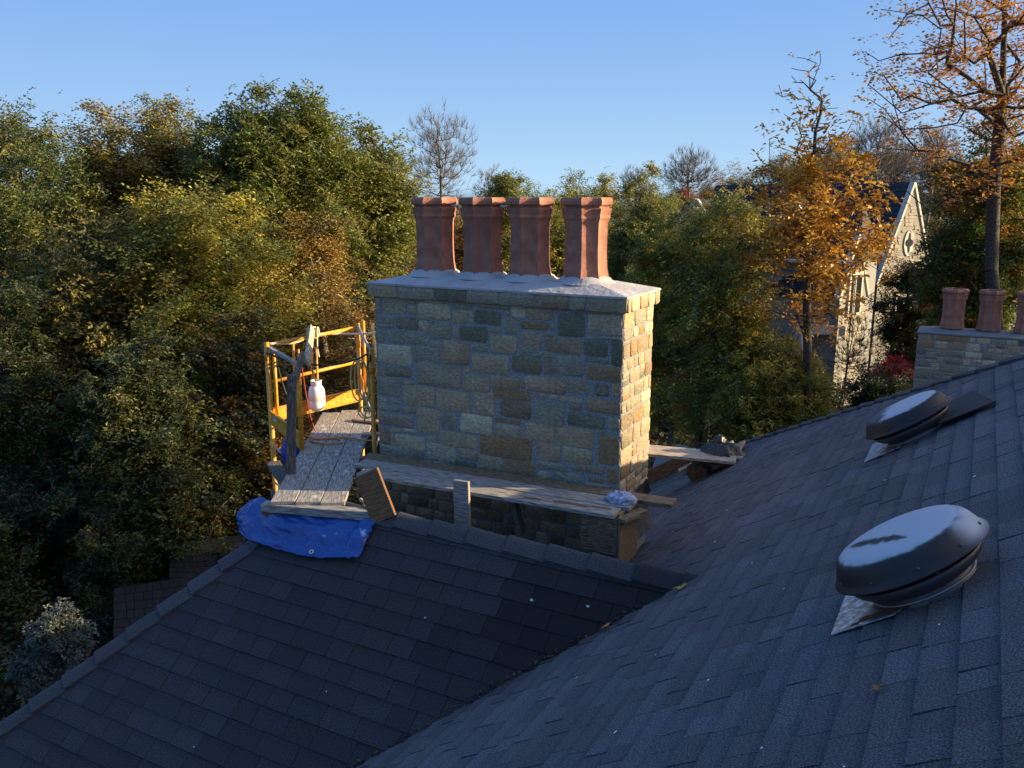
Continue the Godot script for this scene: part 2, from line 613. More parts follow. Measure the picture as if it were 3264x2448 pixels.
	for i in list.size():
		var p: Dictionary = list[i]
		if i < 290:
			var plain: bool = absf(p.x[0]) + absf(p.x[1]) + absf(p.x[2]) + absf(p.x[3]) < 0.001
			var tone: Color = p.tone
			var key := "%d_%.3f_%d_%d" % [p.s, p.w, int(p.t * 500.0), int(tone.g * 250.0)]
			var m: ArrayMesh
			if plain and shared.has(key):
				m = shared[key]
			else:
				m = shingle_mesh(p.w, p.e, p.t, tone, p.x)
				if plain:
					shared[key] = m
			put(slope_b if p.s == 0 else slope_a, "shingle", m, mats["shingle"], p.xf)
		else:
			add_shingle(rest, p.xf, -p.w * 0.5 + p.x[0], p.w * 0.5 + p.x[1], -p.w * 0.5 + p.x[2], p.w * 0.5 + p.x[3], p.e, p.t, p.tone)
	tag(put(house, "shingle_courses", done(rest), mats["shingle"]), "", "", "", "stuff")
	# caps: cross ridge, near hip, far hip
	var down_a := Vector3(0, -PITCH_A, 1).normalized()
	var back_a := Vector3(0, -PITCH_A, -1).normalized()
	var u := ua - 0.1
	while u < -1.75:
		var tone := shingle_tone(0.11 if u < -2.6 else 0.04, W(u, 0, 0), f, r)
		put(house, "ridge_cap", cap_mesh(W(u, RIDGE_Y, RIDGE_V), W(u + 0.44, RIDGE_Y, RIDGE_V), down_a, back_a, 0.17, tone), mats["shingle"])
		u += 0.41
	var hip0 := W(ua, RIDGE_Y, RIDGE_V)
	var hip_d := (W(uc, eave, va) - hip0).normalized()
	var fc := Vector3(-1, -PITCH_C, 0).normalized()
	var fa := down_a
	# wings square to the hip
	fa = (fa - hip_d * fa.dot(hip_d)).normalized()
	fc = (fc - hip_d * fc.dot(hip_d)).normalized()
	for i in 13:
		var q := hip0 + hip_d * (0.36 * i)
		put(house, "hip_cap", cap_mesh(q + hip_d * 0.40, q, fa, fc, 0.165, shingle_tone(0.11, q, f, r)), mats["shingle"])
	var far0 := W(1.2, y_b(1.2), HIP_SUM - 1.2)
	var far_d := Vector3(-1, -PITCH_B, -1).normalized()
	var f1 := Vector3(-1, -PITCH_B, 0).normalized()
	var f2 := Vector3(0, -PITCH_B, -1).normalized()
	f1 = (f1 - far_d * f1.dot(far_d)).normalized()
	f2 = (f2 - far_d * f2.dot(far_d)).normalized()
	for i in 26:
		var q := far0 + far_d * (0.33 * i)
		put(house, "hip_cap", cap_mesh(q + far_d * 0.37, q, f1, f2, 0.13, shingle_tone(0.11, q, f, r)), mats["shingle"])
	# litter lying in the valley
	var lit := begin(true)
	for i in 420:
		var vv := r.randf_range(3.4, 6.3)
		var uu := (y_a(vv) - B0) / PITCH_B
		var p := W(uu + r.randf_range(-0.05, 0.07), y_a(vv) + 0.02 + r.randf() * 0.012, vv)
		var s := r.randf_range(0.008, 0.028)
		var a := r.randf() * TAU
		var x := Vector3(cos(a), r.randf_range(-0.3, 0.5), sin(a)) * s
		var z := Vector3(-sin(a), r.randf_range(-0.3, 0.3), cos(a)) * s * 0.6
		lit.set_color([Color(0.05, 0.03, 0.015), Color(0.03, 0.022, 0.015), Color(0.11, 0.055, 0.015)][r.randi() % 3])
		tri(lit, p - x, p + z, p + x, p - Vector3(0, 1, 0))
		tri(lit, p - x, p - z, p + x, p - Vector3(0, 1, 0))
	tag(put(house, "valley_litter", done(lit), mats["leaf"]), "", "", "", "stuff")
	# pale lichen and mortar specks on the shingles
	var n_spot := 0
	for s in [[-0.197, 4.322, 0.045], [-1.481, 3.897, 0.022], [-1.072, 4.205, 0.016], [-0.6, 3.3, 0.012], [-1.6, 4.9, 0.012], [-0.9, 5.3, 0.012], [-1.3, 6.2, 0.014], [-1.9, 7.4, 0.02], [-2.1, 8.6, 0.03], [0.1, 6.2, 0.02], [-0.5, 7.1, 0.014], [-1.5, 9.3, 0.03], [-2.2, 5.0, 0.012], [-0.25, 3.0, 0.009], [0.0, 4.0, 0.01], [-1.75, 3.6, 0.01]]:
		put(slope_b, "lichen_patch", spot_mesh(s[2] * (0.75 if s[2] < 0.04 else 1.0), r), mats["white_paint"] if s[2] < 0.03 else mat("lichen", Color(0.33, 0.38, 0.30), 1.0), Transform3D(basis_b, W(s[0], y_b(s[0]), s[1]) + basis_b.y * 0.016))
	for s in [[-4.0, 5.75, 0.012], [-6.85, 5.2, 0.022], [-7.1, 4.95, 0.02], [-5.1, 4.2, 0.014], [-5.6, 4.5, 0.012], [-4.6, 5.1, 0.012], [-3.1, 6.05, 0.024], [-2.6, 6.1, 0.018]]:
		put(slope_a, "lichen_patch", spot_mesh(s[2], r), mat("lichen", Color(0.33, 0.38, 0.30), 1.0), Transform3D(basis_a, W(s[0], y_a(s[1]), s[1]) + basis_a.y * 0.016))


func spot_mesh(s: float, r: RandomNumberGenerator) -> ArrayMesh:
	var st := begin()
	var pts := []
	for j in 8:
		var rr := s * r.randf_range(0.5, 1.1)
		pts.append(Vector3(cos(TAU * j / 8) * rr, 0, sin(TAU * j / 8) * rr * 0.8))
	for j in 8:
		tri(st, Vector3(0, 0.003, 0), pts[j], pts[(j + 1) % 8], Vector3(0, -1, 0))
	return done(st)


# ---------------------------------------------------------------- chimneys

# stones of the front, read course by course: left, bottom, right, top in cm, tone
const FRONT := [
	-617,-133,-610,-114,1,-608,-131,-573,-113,3,-572,-119,-550,-114,1,-548,-117,-523,-113,1,-571,-132,-559,-120,3,-558,-135,-514,-117,0,-512,-121,-486,-113,1,-477,-118,-439,-112,1,-511,-137,-491,-122,3,-490,-136,-485,-121,3,-483,-136,-449,-120,2,-446,-125,-439,-119,3,
	-437,-126,-419,-112,0,-618,-144,-592,-134,1,-616,-149,-593,-145,3,-590,-149,-557,-134,2,-557,-149,-544,-137,3,-543,-156,-513,-137,2,-511,-154,-503,-140,5,-502,-156,-466,-139,2,-462,-144,-451,-137,5,-447,-144,-429,-127,1,-618,-167,-605,-152,1,-601,-167,-577,-151,1,
	-576,-166,-545,-150,1,-542,-166,-529,-159,3,-527,-184,-490,-157,4,-616,-192,-567,-168,0,-565,-186,-529,-166,1,-487,-166,-466,-158,1,-463,-166,-430,-146,3,-486,-190,-440,-168,3,-618,-208,-607,-195,5,-607,-206,-569,-194,2,-560,-212,-501,-185,2,-498,-192,-489,-185,3,
	-618,-230,-584,-208,1,-582,-214,-565,-209,5,-581,-237,-538,-213,3,-535,-239,-490,-214,3,-499,-212,-465,-194,3,-463,-204,-427,-192,3,-426,-202,-420,-190,4,-461,-217,-413,-204,4,-419,-126,-387,-112,3,-385,-114,-371,-112,1,-369,-116,-324,-111,1,-323,-116,-309,-111,3,
	-426,-137,-393,-128,4,-392,-136,-386,-128,5,-382,-142,-351,-117,2,-348,-137,-310,-116,0,-426,-159,-400,-139,5,-398,-143,-386,-138,1,-397,-160,-355,-143,4,-352,-160,-325,-143,2,-322,-168,-309,-139,2,-350,-143,-338,-139,1,-337,-141,-311,-138,1,-427,-166,-413,-159,1,
	-411,-166,-386,-159,1,-436,-185,-400,-167,2,-398,-184,-385,-166,5,-383,-183,-351,-162,1,-350,-166,-324,-161,1,-348,-184,-310,-169,4,-420,-204,-372,-187,4,-371,-201,-345,-185,1,-339,-201,-323,-187,2,-320,-200,-311,-185,4,-619,-249,-604,-233,1,-602,-239,-587,-232,5,
	-601,-249,-587,-241,1,-584,-248,-564,-239,1,-488,-238,-457,-212,5,-451,-236,-413,-217,2,-619,-267,-568,-251,5,-563,-270,-531,-239,3,-529,-261,-508,-241,1,-503,-260,-461,-239,0,-458,-244,-425,-238,4,-459,-260,-425,-245,3,-618,-292,-603,-271,4,-602,-274,-585,-269,3,
	-584,-272,-565,-267,0,-602,-292,-596,-277,3,-595,-292,-552,-275,0,-550,-279,-535,-272,3,-531,-281,-480,-262,3,-618,-313,-575,-291,1,-572,-305,-555,-291,5,-550,-301,-509,-279,0,-507,-293,-480,-280,5,-478,-284,-411,-258,4,-479,-303,-447,-284,3,-620,-321,-604,-317,1,
	-603,-321,-574,-313,1,-568,-320,-544,-308,4,-542,-318,-514,-302,3,-512,-319,-481,-295,2,-478,-315,-467,-306,2,-463,-314,-449,-304,5,-446,-312,-408,-284,4,-408,-210,-395,-205,5,-391,-210,-381,-205,0,-379,-211,-353,-205,3,-410,-239,-373,-212,1,-368,-219,-353,-212,4,
	-349,-218,-310,-204,4,-369,-236,-327,-221,2,-324,-235,-310,-221,3,-420,-259,-385,-238,3,-383,-259,-339,-238,3,-337,-240,-328,-236,5,-334,-273,-311,-241,4,-407,-279,-377,-259,5,-375,-276,-340,-260,3,-405,-289,-369,-280,1,-363,-285,-326,-276,1,-323,-293,-310,-276,4,
-404,-308,-388,-292,3,-385,-308,-351,-289,1,-344,-294,-326,-289,4,-348,-305,-319,-295,5
]
const TONES := [Color(0.60, 0.50, 0.35), Color(0.34, 0.305, 0.23), Color(0.20, 0.182, 0.125), Color(0.46, 0.36, 0.225), Color(0.36, 0.225, 0.115), Color(0.42, 0.31, 0.225)]


# one stone of a wall: x to the side, y up, z out of the wall; its back sits in the mortar
func stone_mesh(w: float, h: float, proud: float, tone: Color, r: RandomNumberGenerator, back := 0.03) -> ArrayMesh:
	var st := begin(true)
	var hw := w * 0.5
	var hh := h * 0.5
	var c := minf(minf(w, h) * 0.18, 0.028)
	var j := minf(minf(w, h) * 0.05, 0.008)
	var o := [Vector2(-hw + c, -hh), Vector2(hw - c, -hh), Vector2(hw, -hh + c), Vector2(hw, hh - c), Vector2(hw - c, hh), Vector2(-hw + c, hh), Vector2(-hw, hh - c), Vector2(-hw, -hh + c)]
	for i in 8:
		o[i] += Vector2(r.randf_range(-j, j), r.randf_range(-j, j))
	var ins := minf(minf(w, h) * 0.14, 0.010)
	var rim := []
	var top := []
	var stain := r.randf() < 0.5
	var tint: Color = tone.lerp(TONES[r.randi() % 6], 0.55) if stain else tone
	for i in 8:
		var p: Vector2 = o[i]
		rim.append(Vector3(p.x, p.y, proud * 0.5))
		var q := p - p.normalized() * ins
		top.append(Vector3(q.x, q.y, proud + r.randf_range(-0.002, 0.003)))
	var cols := []
	for i in 8:
		var k := r.randf_range(0.82, 1.14)
		var t: Color = tone.lerp(tint, r.randf()) * k
		cols.append(Color(t.r, t.g, t.b))
	var in_ := Vector3(0, 0, -1)
	var mid := Vector3(r.randf_range(-0.2, 0.2) * w, r.randf_range(-0.2, 0.2) * h, proud + r.randf_range(-0.001, 0.004))
	for i in 8:
		var n := (i + 1) % 8
		for t in [[rim[i], cols[i], rim[n], cols[n], top[n], cols[n]], [rim[i], cols[i], top[n], cols[n], top[i], cols[i]], [Vector3(rim[i].x, rim[i].y, -back), cols[i], Vector3(rim[n].x, rim[n].y, -back), cols[n], rim[n], cols[n]], [Vector3(rim[i].x, rim[i].y, -back), cols[i], rim[n], cols[n], rim[i], cols[i]], [top[i], cols[i], top[n], cols[n], mid, tint]]:
			ctri(st, t, in_)
	return done(st)


func ctri(st: SurfaceTool, t: Array, c: Vector3) -> void:
	var n: Vector3 = (t[0] - t[4]).cross(t[0] - t[2])
	var order := [0, 2, 4] if n.dot((t[0] + t[2] + t[4]) / 3.0 - c) >= 0.0 else [0, 4, 2]
	for i in order:
		st.set_color(t[i + 1])
		st.add_vertex(t[i])


# coursed rubble on a face: origin at its lower left corner seen from outside
func stone_face(parent: Node3D, xf: Transform3D, width: float, height: float, r: RandomNumberGenerator, biggest := 0.2) -> void:
	var y := 0.0
	while y < height - 0.03:
		var h := minf(r.randf_range(0.09, biggest), height - y)
		if height - y - h < 0.06:
			h = height - y
		var x := 0.0
		while x < width - 0.02:
			var w := minf(r.randf_range(0.12, 0.36) * (0.8 + h), width - x)
			if width - x - w < 0.09:
				w = width - x
			var tone: Color = TONES[[0, 1, 1, 3, 3, 4, 5, 2][r.randi() % 8]]
			if h > 0.14 and w < 0.3 and r.randf() < 0.35:
				var h1 := h * r.randf_range(0.35, 0.6)
				put(parent, "stone", stone_mesh(w - 0.02, h1 - 0.018, r.randf_range(0.004, 0.010), tone, r), mats["stone"], xf * Transform3D(Basis.IDENTITY, Vector3(x + w * 0.5, y + h1 * 0.5, 0)))
				put(parent, "stone", stone_mesh(w - 0.02, h - h1 - 0.018, r.randf_range(0.004, 0.010), TONES[r.randi() % 6], r), mats["stone"], xf * Transform3D(Basis.IDENTITY, Vector3(x + w * 0.5, y + (h + h1) * 0.5, 0)))
			else:
				put(parent, "stone", stone_mesh(w - 0.02, h - 0.018, r.randf_range(0.004, 0.011), tone, r), mats["stone"], xf * Transform3D(Basis.IDENTITY, Vector3(x + w * 0.5, y + h * 0.5, 0)))
			x += w
		y += h


func slab_crown(u0: float, u1: float, v0: float, v1: float, y: float, rise: float, in_u: float, in_v: float) -> ArrayMesh:
	var st := begin()
	var lo := [W(u0, y, v0), W(u1, y, v0), W(u1, y, v1), W(u0, y, v1)]
	var hi := [W(u0 + in_u, y + rise, v0 + in_v), W(u1 - in_u, y + rise, v0 + in_v), W(u1 - in_u, y + rise, v1 - in_v), W(u0 + in_u, y + rise, v1 - in_v)]
	var c := W((u0 + u1) * 0.5, y - 1.0, (v0 + v1) * 0.5)
	for k in 4:
		var n := (k + 1) % 4
		var dn := Vector3(0, -0.022, 0)
		quad(st, lo[k], lo[n], hi[n], hi[k], c)
		quad(st, lo[k], lo[n], lo[n] + dn, lo[k] + dn, c)
	quad(st, hi[0], hi[1], hi[2], hi[3], c)
	return done(st)


func pot_mesh() -> ArrayMesh:
	var prof := []
	for p in [[0.258, 0.0], [0.255, 0.025], [0.242, 0.07], [0.230, 0.14], [0.222, 0.28], [0.222, 0.46], [0.226, 0.60], [0.234, 0.635], [0.246, 0.652], [0.252, 0.665], [0.247, 0.69], [0.262, 0.745], [0.262, 0.757], [0.236, 0.763], [0.236, 0.783], [0.262, 0.788], [0.274, 0.80], [0.276, 0.83], [0.266, 0.86], [0.25, 0.871], [0.205, 0.871], [0.195, 0.86], [0.185, 0.5], [0.185, 0.05]]:
		prof.append(Vector2(p[0] * 1.02, p[1]))
	return lathe(prof, 64, false, 8, 0.095)


func chimney_pot(label: String, at: Vector3, turn: float, group: String, mesh: ArrayMesh, size := 1.0) -> void:
	var o := put(self, "chimney_pot", mesh, mats["clay_brown" if label.contains("second from") or label.contains("middle") else "clay"], Transform3D(Basis(Vector3.UP, turn).scaled(Vector3.ONE * size), at))
	tag(o, label, "chimney pot", group)


func make_chimney() -> void:
	var r := RandomNumberGenerator.new()
	r.seed = 505
	var c := thing("stone_chimney", "wide chimney of tan and grey rubble stone with four clay pots on its pale crown", "chimney")
	var u0 := -6.19
	var u1 := -3.09
	var v0 := 8.0
	var v1 := 8.87
	var top := -1.12
	var st := begin()
	add_box(st, Vector3((u1 - u0) * 0.5, 2.0, (v1 - v0) * 0.5), 0.01, Transform3D(Basis.IDENTITY, W((u0 + u1) * 0.5, top - 2.0, (v0 + v1) * 0.5)))
	put(c, "mortar_core", done(st), mats["mortar"])
	var n := FRONT.size() / 5
	for i in n:
		var a := []
		for k in 4:
			a.append(FRONT[i * 5 + k] * 0.01)
		var w: float = a[2] - a[0]
		var h: float = a[3] - a[1]
		var tone: Color = TONES[FRONT[i * 5 + 4]]
		put(c, "stone", stone_mesh(w - 0.004, h - 0.004, r.randf_range(0.003, 0.010), tone, r), mats["stone"], Transform3D(Basis.IDENTITY, W((a[0] + a[2]) * 0.5, (a[1] + a[3]) * 0.5, v0)))
	# below the plank walk
	stone_face(c, Transform3D(Basis.IDENTITY, W(u0, -4.1, v0)), u1 - u0, 0.84, r, 0.26)
	# sunlit side, far side, back
	stone_face(c, Transform3D(Basis(Vector3.UP, PI * 0.5), W(u1, -3.5, v0)), v1 - v0, 3.5 + top, r, 0.20)
	stone_face(c, Transform3D(Basis(Vector3.UP, -PI * 0.5), W(u0, -3.6, v1)), v1 - v0, 3.6 + top, r, 0.24)
	stone_face(c, Transform3D(Basis(Vector3.UP, PI), W(u1, -3.6, v1)), u1 - u0, 3.6 + top, r, 0.3)
	# coping stones
	var cut := [-6.25, -5.81, -5.32, -4.90, -4.50, -4.07, -3.67, -3.47, -3.04]
	for i in 8:
		var w: float = cut[i + 1] - cut[i]
		var tone: Color = TONES[[3, 1, 2, 1, 1, 4, 1, 3][i]]
		put(c, "coping_stone", stone_mesh(w - 0.018, 0.150, 0.012, tone, r, 0.06), mats["stone"], Transform3D(Basis.IDENTITY, W(cut[i] + w * 0.5, -1.052, 7.957)))
	var cv := [7.96, 8.06, 8.30, 8.56, 8.76, 8.92]
	for i in 5:
		var w: float = cv[i + 1] - cv[i]
		put(c, "coping_stone", stone_mesh(w - 0.016, 0.150, 0.012, TONES[[3, 0, 3, 0, 3][i]], r, 0.06), mats["stone"], Transform3D(Basis(Vector3.UP, PI * 0.5), W(-3.045, -1.052, cv[i] + w * 0.5)))
	for i in 4:
		put(c, "coping_stone", stone_mesh(0.22, 0.150, 0.012, TONES[[3, 1, 0, 3][i]], r, 0.06), mats["stone"], Transform3D(Basis(Vector3.UP, -PI * 0.5), W(-6.245, -1.052, 8.08 + 0.235 * i)))
	st = begin()
	add_box(st, Vector3(1.60, 0.072, 0.485), 0.01, Transform3D(Basis.IDENTITY, W(-4.645, -1.055, 8.44)))
	put(c, "coping_core", done(st), mats["mortar"])
	put(c, "crown", slab_crown(-6.252, -3.036, 7.938, 8.94, -0.965, 0.085, 0.42, 0.27), mats["crown"])
	var fil := lathe([Vector2(0.34, -0.014), Vector2(0.305, 0.004), Vector2(0.285, 0.018), Vector2(0.272, 0.036), Vector2(0.22, 0.062)], 32, true)
	var pot := pot_mesh()
	var pu := [-5.63, -4.995, -4.385, -3.72]
	var words := ["terracotta chimney pot at the scaffold end of the row", "terracotta chimney pot second from the scaffold, a wire at its rim", "terracotta chimney pot third from the scaffold, a wire at its rim", "terracotta chimney pot catching the sun at the roof end of the row"]
	for i in 4:
		put(c, "mortar_fillet", fil, mats["crown"], Transform3D(Basis.IDENTITY, W(pu[i], -0.882, 8.46)))
		chimney_pot(words[i], W(pu[i], -0.876, 8.46), [0.10, 0.16, 0.05, 0.22][i], "pots on the stone chimney", pot)
	# bits of flashing wire between the rims
	for i in 2:
		put(c, "wire_loop", pipe_mesh([W(pu[i] + 0.27, -0.115, 8.4), W(pu[i] + 0.31, -0.10, 8.36), W(pu[i] + 0.36, -0.112, 8.38), W(pu[i] + 0.33, -0.125, 8.42)], 0.012, 6, true), mats["galvanised"])
	# torn lead flashing at the foot of the sunlit side
	st = begin(true)
	var f := FastNoiseLite.new()
	f.seed = 4
	f.frequency = 2.5
	var g := []
	for i in 13:
		var row := []
		for j in 9:
			var v := lerpf(7.98, 8.80, i / 12.0)
			var h := 0.16 + 0.28 * absf(f.get_noise_1d(v * 1.3)) + 0.18 * smoothstep(8.1, 8.45, v) * (1.0 - smoothstep(8.6, 8.8, v))
			var t := j / 8.0
			row.append(W(-3.065 + 0.03 * f.get_noise_2d(v * 2.0, t) + 0.10 * pow(1.0 - t, 3.0) + 0.05 * pow(t, 6.0), -3.62 + (h + 0.18) * t, v))
		g.append(row)
	for i in 12:
		for j in 8:
			quad(st, g[i][j], g[i + 1][j], g[i + 1][j + 1], g[i][j + 1], W(-4, -3.3, 8.4))
	put(c, "flashing", done(st), mats["lead"])


func make_far_chimney() -> void:
	var r := RandomNumberGenerator.new()
	r.seed = 606
	var c := thing("stone_chimney", "second stone chimney with smaller clay pots, rising behind the far hip of the long roof", "chimney")
	var u0 := -1.03
	var u1 := 1.75
	var v0 := 19.4
	var v1 := 20.3
	var st := begin()
	add_box(st, Vector3((u1 - u0) * 0.5, 4.2, (v1 - v0) * 0.5), 0.01, Transform3D(Basis.IDENTITY, W((u0 + u1) * 0.5, -2.75 - 4.2, (v0 + v1) * 0.5)))
	put(c, "mortar_core", done(st), mats["mortar"])
	stone_face(c, Transform3D(Basis.IDENTITY, W(u0, -4.75, v0)), u1 - u0, 2.0, r, 0.21)
	stone_face(c, Transform3D(Basis(Vector3.UP, -PI * 0.5), W(u0, -4.75, v1)), v1 - v0, 2.0, r, 0.21)
	put(c, "crown", slab_crown(u0 - 0.03, u1 + 0.03, v0 - 0.03, v1 + 0.03, -2.72, 0.05, 0.3, 0.25), mat("grey_crown", Color(0.20, 0.20, 0.20), 0.9, texs["soft"], Vector3.ONE, true))
	var pot := pot_mesh()
	var words := ["smaller clay pot at the free end of the second chimney", "smaller clay pot in the middle of the second chimney", "smaller clay pot half out of view on the second chimney"]
	for i in 3:
		chimney_pot(words[i], W(-0.44 + 0.665 * i, -2.652, 19.86), 0.2 + 0.1 * i, "pots on the second chimney", pot, 0.93)



# ---------------------------------------------------------------- the mansion beyond

func block_tone(r: RandomNumberGenerator) -> Color:
	var k := r.randf_range(0.80, 1.12)
	return Color(0.50 * k, 0.44 * k, 0.335 * k)


# ashlar blocks over a wall: x to the side, y up, z out; inside(x, y) says where there is wall
func ashlar(parent: Node3D, xf: Transform3D, width: float, height: float, inside: Callable, r: RandomNumberGenerator) -> void:
	var st := begin()
	var y := 0.0
	while y < height:
		var h := r.randf_range(0.11, 0.19)
		var x := -r.randf() * 0.3
		while x < width:
			var w := r.randf_range(0.24, 0.52)
			if inside.call(x, y) and inside.call(x + w, y) and inside.call(x, y + h) and inside.call(x + w, y + h):
				st.set_color(block_tone(r))
				add_box(st, Vector3(w * 0.5 - 0.012, h * 0.5 - 0.012, 0.02 + r.randf() * 0.012), 0.008, xf * Transform3D(Basis.IDENTITY, Vector3(x + w * 0.5, y + h * 0.5, 0.0)))
			x += w
		y += h
	tag(put(parent, "stone_blocks", done(st), mats["limestone"]), "", "", "", "stuff")


# roof plane a-b along the ridge, a2-b2 along the eave, laid in lapped slate courses
func course_roof(st: SurfaceTool, a: Vector3, b: Vector3, b2: Vector3, a2: Vector3, n: int, c: Vector3) -> void:
	var r := RandomNumberGenerator.new()
	r.seed = 99
	var up := (b - a).cross(a2 - a).normalized()
	if up.dot(a - c) < 0.0:
		up = -up
	var m := maxi(4, int(a.distance_to(b) / 0.8))
	for i in n:
		for j in m:
			var p0 := a.lerp(b, float(j) / m)
			var p1 := a.lerp(b, (j + 1.0) / m)
			var q0 := a2.lerp(b2, float(j) / m)
			var q1 := a2.lerp(b2, (j + 1.0) / m)
			var t0 := float(i) / n
			var t1 := (i + 1.0) / n
			var k := r.randf_range(0.75, 1.35)
			st.set_color(Color(k, k, k))
			var e := 0.03 + r.randf() * 0.012
			quad(st, p0.lerp(q0, t0), p1.lerp(q1, t0), p1.lerp(q1, t1) + up * e, p0.lerp(q0, t1) + up * e, c)
			quad(st, p0.lerp(q0, t1) + up * e, p1.lerp(q1, t1) + up * e, p1.lerp(q1, t1), p0.lerp(q0, t1), c)
	st.set_color(Color.WHITE)


# a gabled block: origin at the middle of its gable's foot, x along the gable, z out of it
func gabled_block(parent: Node3D, xf: Transform3D, half: float, wall: float, ridge: float, length: float, roof_over := 0.25) -> void:
	var st := begin()
	var c := xf * Vector3(0, wall * 0.5, -length * 0.5)
	st.set_color(Color(0.40, 0.37, 0.31))
	var p := func(x, y, z): return xf * Vector3(x, y, z)
	for s in [-1.0, 1.0]:
		quad(st, p.call(s * half, 0, 0), p.call(s * half, wall, 0), p.call(s * half, wall, -length), p.call(s * half, 0, -length), c)
	for z in [0.0, -length]:
		quad(st, p.call(-half, 0, z), p.call(half, 0, z), p.call(half, wall, z), p.call(-half, wall, z), c)
		tri(st, p.call(-half, wall, z), p.call(half, wall, z), p.call(0, ridge, z), c)
	put(parent, "wall", done(st), mats["limestone"])
	st = begin()
	var k := (ridge - wall) / half
	for s in [-1.0, 1.0]:
		var e: float = half + roof_over
		var th := 0.12
		var a: Vector3 = p.call(0, ridge + th, -0.16)
		var b: Vector3 = p.call(0, ridge + th, -length - 0.2)
		var a2: Vector3 = p.call(s * e, ridge + th - e * k, -0.16)
		var b2: Vector3 = p.call(s * e, ridge + th - e * k, -length - 0.2)
		course_roof(st, a, b, b2, a2, 22, c)
		var dn: Vector3 = xf.basis * Vector3(0, -th, 0)
		quad(st, a, a2, a2 + dn, a + dn, c)
		quad(st, a2, b2, b2 + dn, a2 + dn, c)
	put(parent, "roof", done(st), mats["slate"])
	# raised stone coping along both rakes
	for s in [-1.0, 1.0]:
		var q: Transform3D = along(p.call(s * (half + 0.12), wall - 0.12 * k, -0.06), p.call(0, ridge + 0.1, -0.06), xf.basis.y)
		var l: float = (p.call(s * (half + 0.12), wall - 0.12 * k, 0) as Vector3).distance_to(p.call(0, ridge + 0.1, 0))
		put(parent, "gable_coping", box_mesh(Vector3(l * 0.5, 0.075, 0.13), 0.02), mats["trim"], q)


func window(parent: Node3D, xf: Transform3D, w: float, h: float, mullions := 1) -> void:
	var st := begin()
	for s in [-1.0, 1.0]:
		add_box(st, Vector3(0.06, h * 0.5 + 0.12, 0.06), 0.01, xf * Transform3D(Basis.IDENTITY, Vector3(s * (w * 0.5 + 0.06), 0, 0)))
		add_box(st, Vector3(w * 0.5 - 0.002, 0.06, 0.058), 0.01, xf * Transform3D(Basis.IDENTITY, Vector3(0, s * (h * 0.5 + 0.06), 0)))
	for k in mullions:
		add_box(st, Vector3(0.03, h * 0.5 - 0.002, 0.04), 0.006, xf * Transform3D(Basis.IDENTITY, Vector3(w * ((k + 1.0) / (mullions + 1.0) - 0.5), 0, 0)))
	var o := put(parent, "window", done(st), mats["trim"])
	put(o, "pane", box_mesh(Vector3(w * 0.5, h * 0.5, 0.01)), mats["glass_dark"], xf)


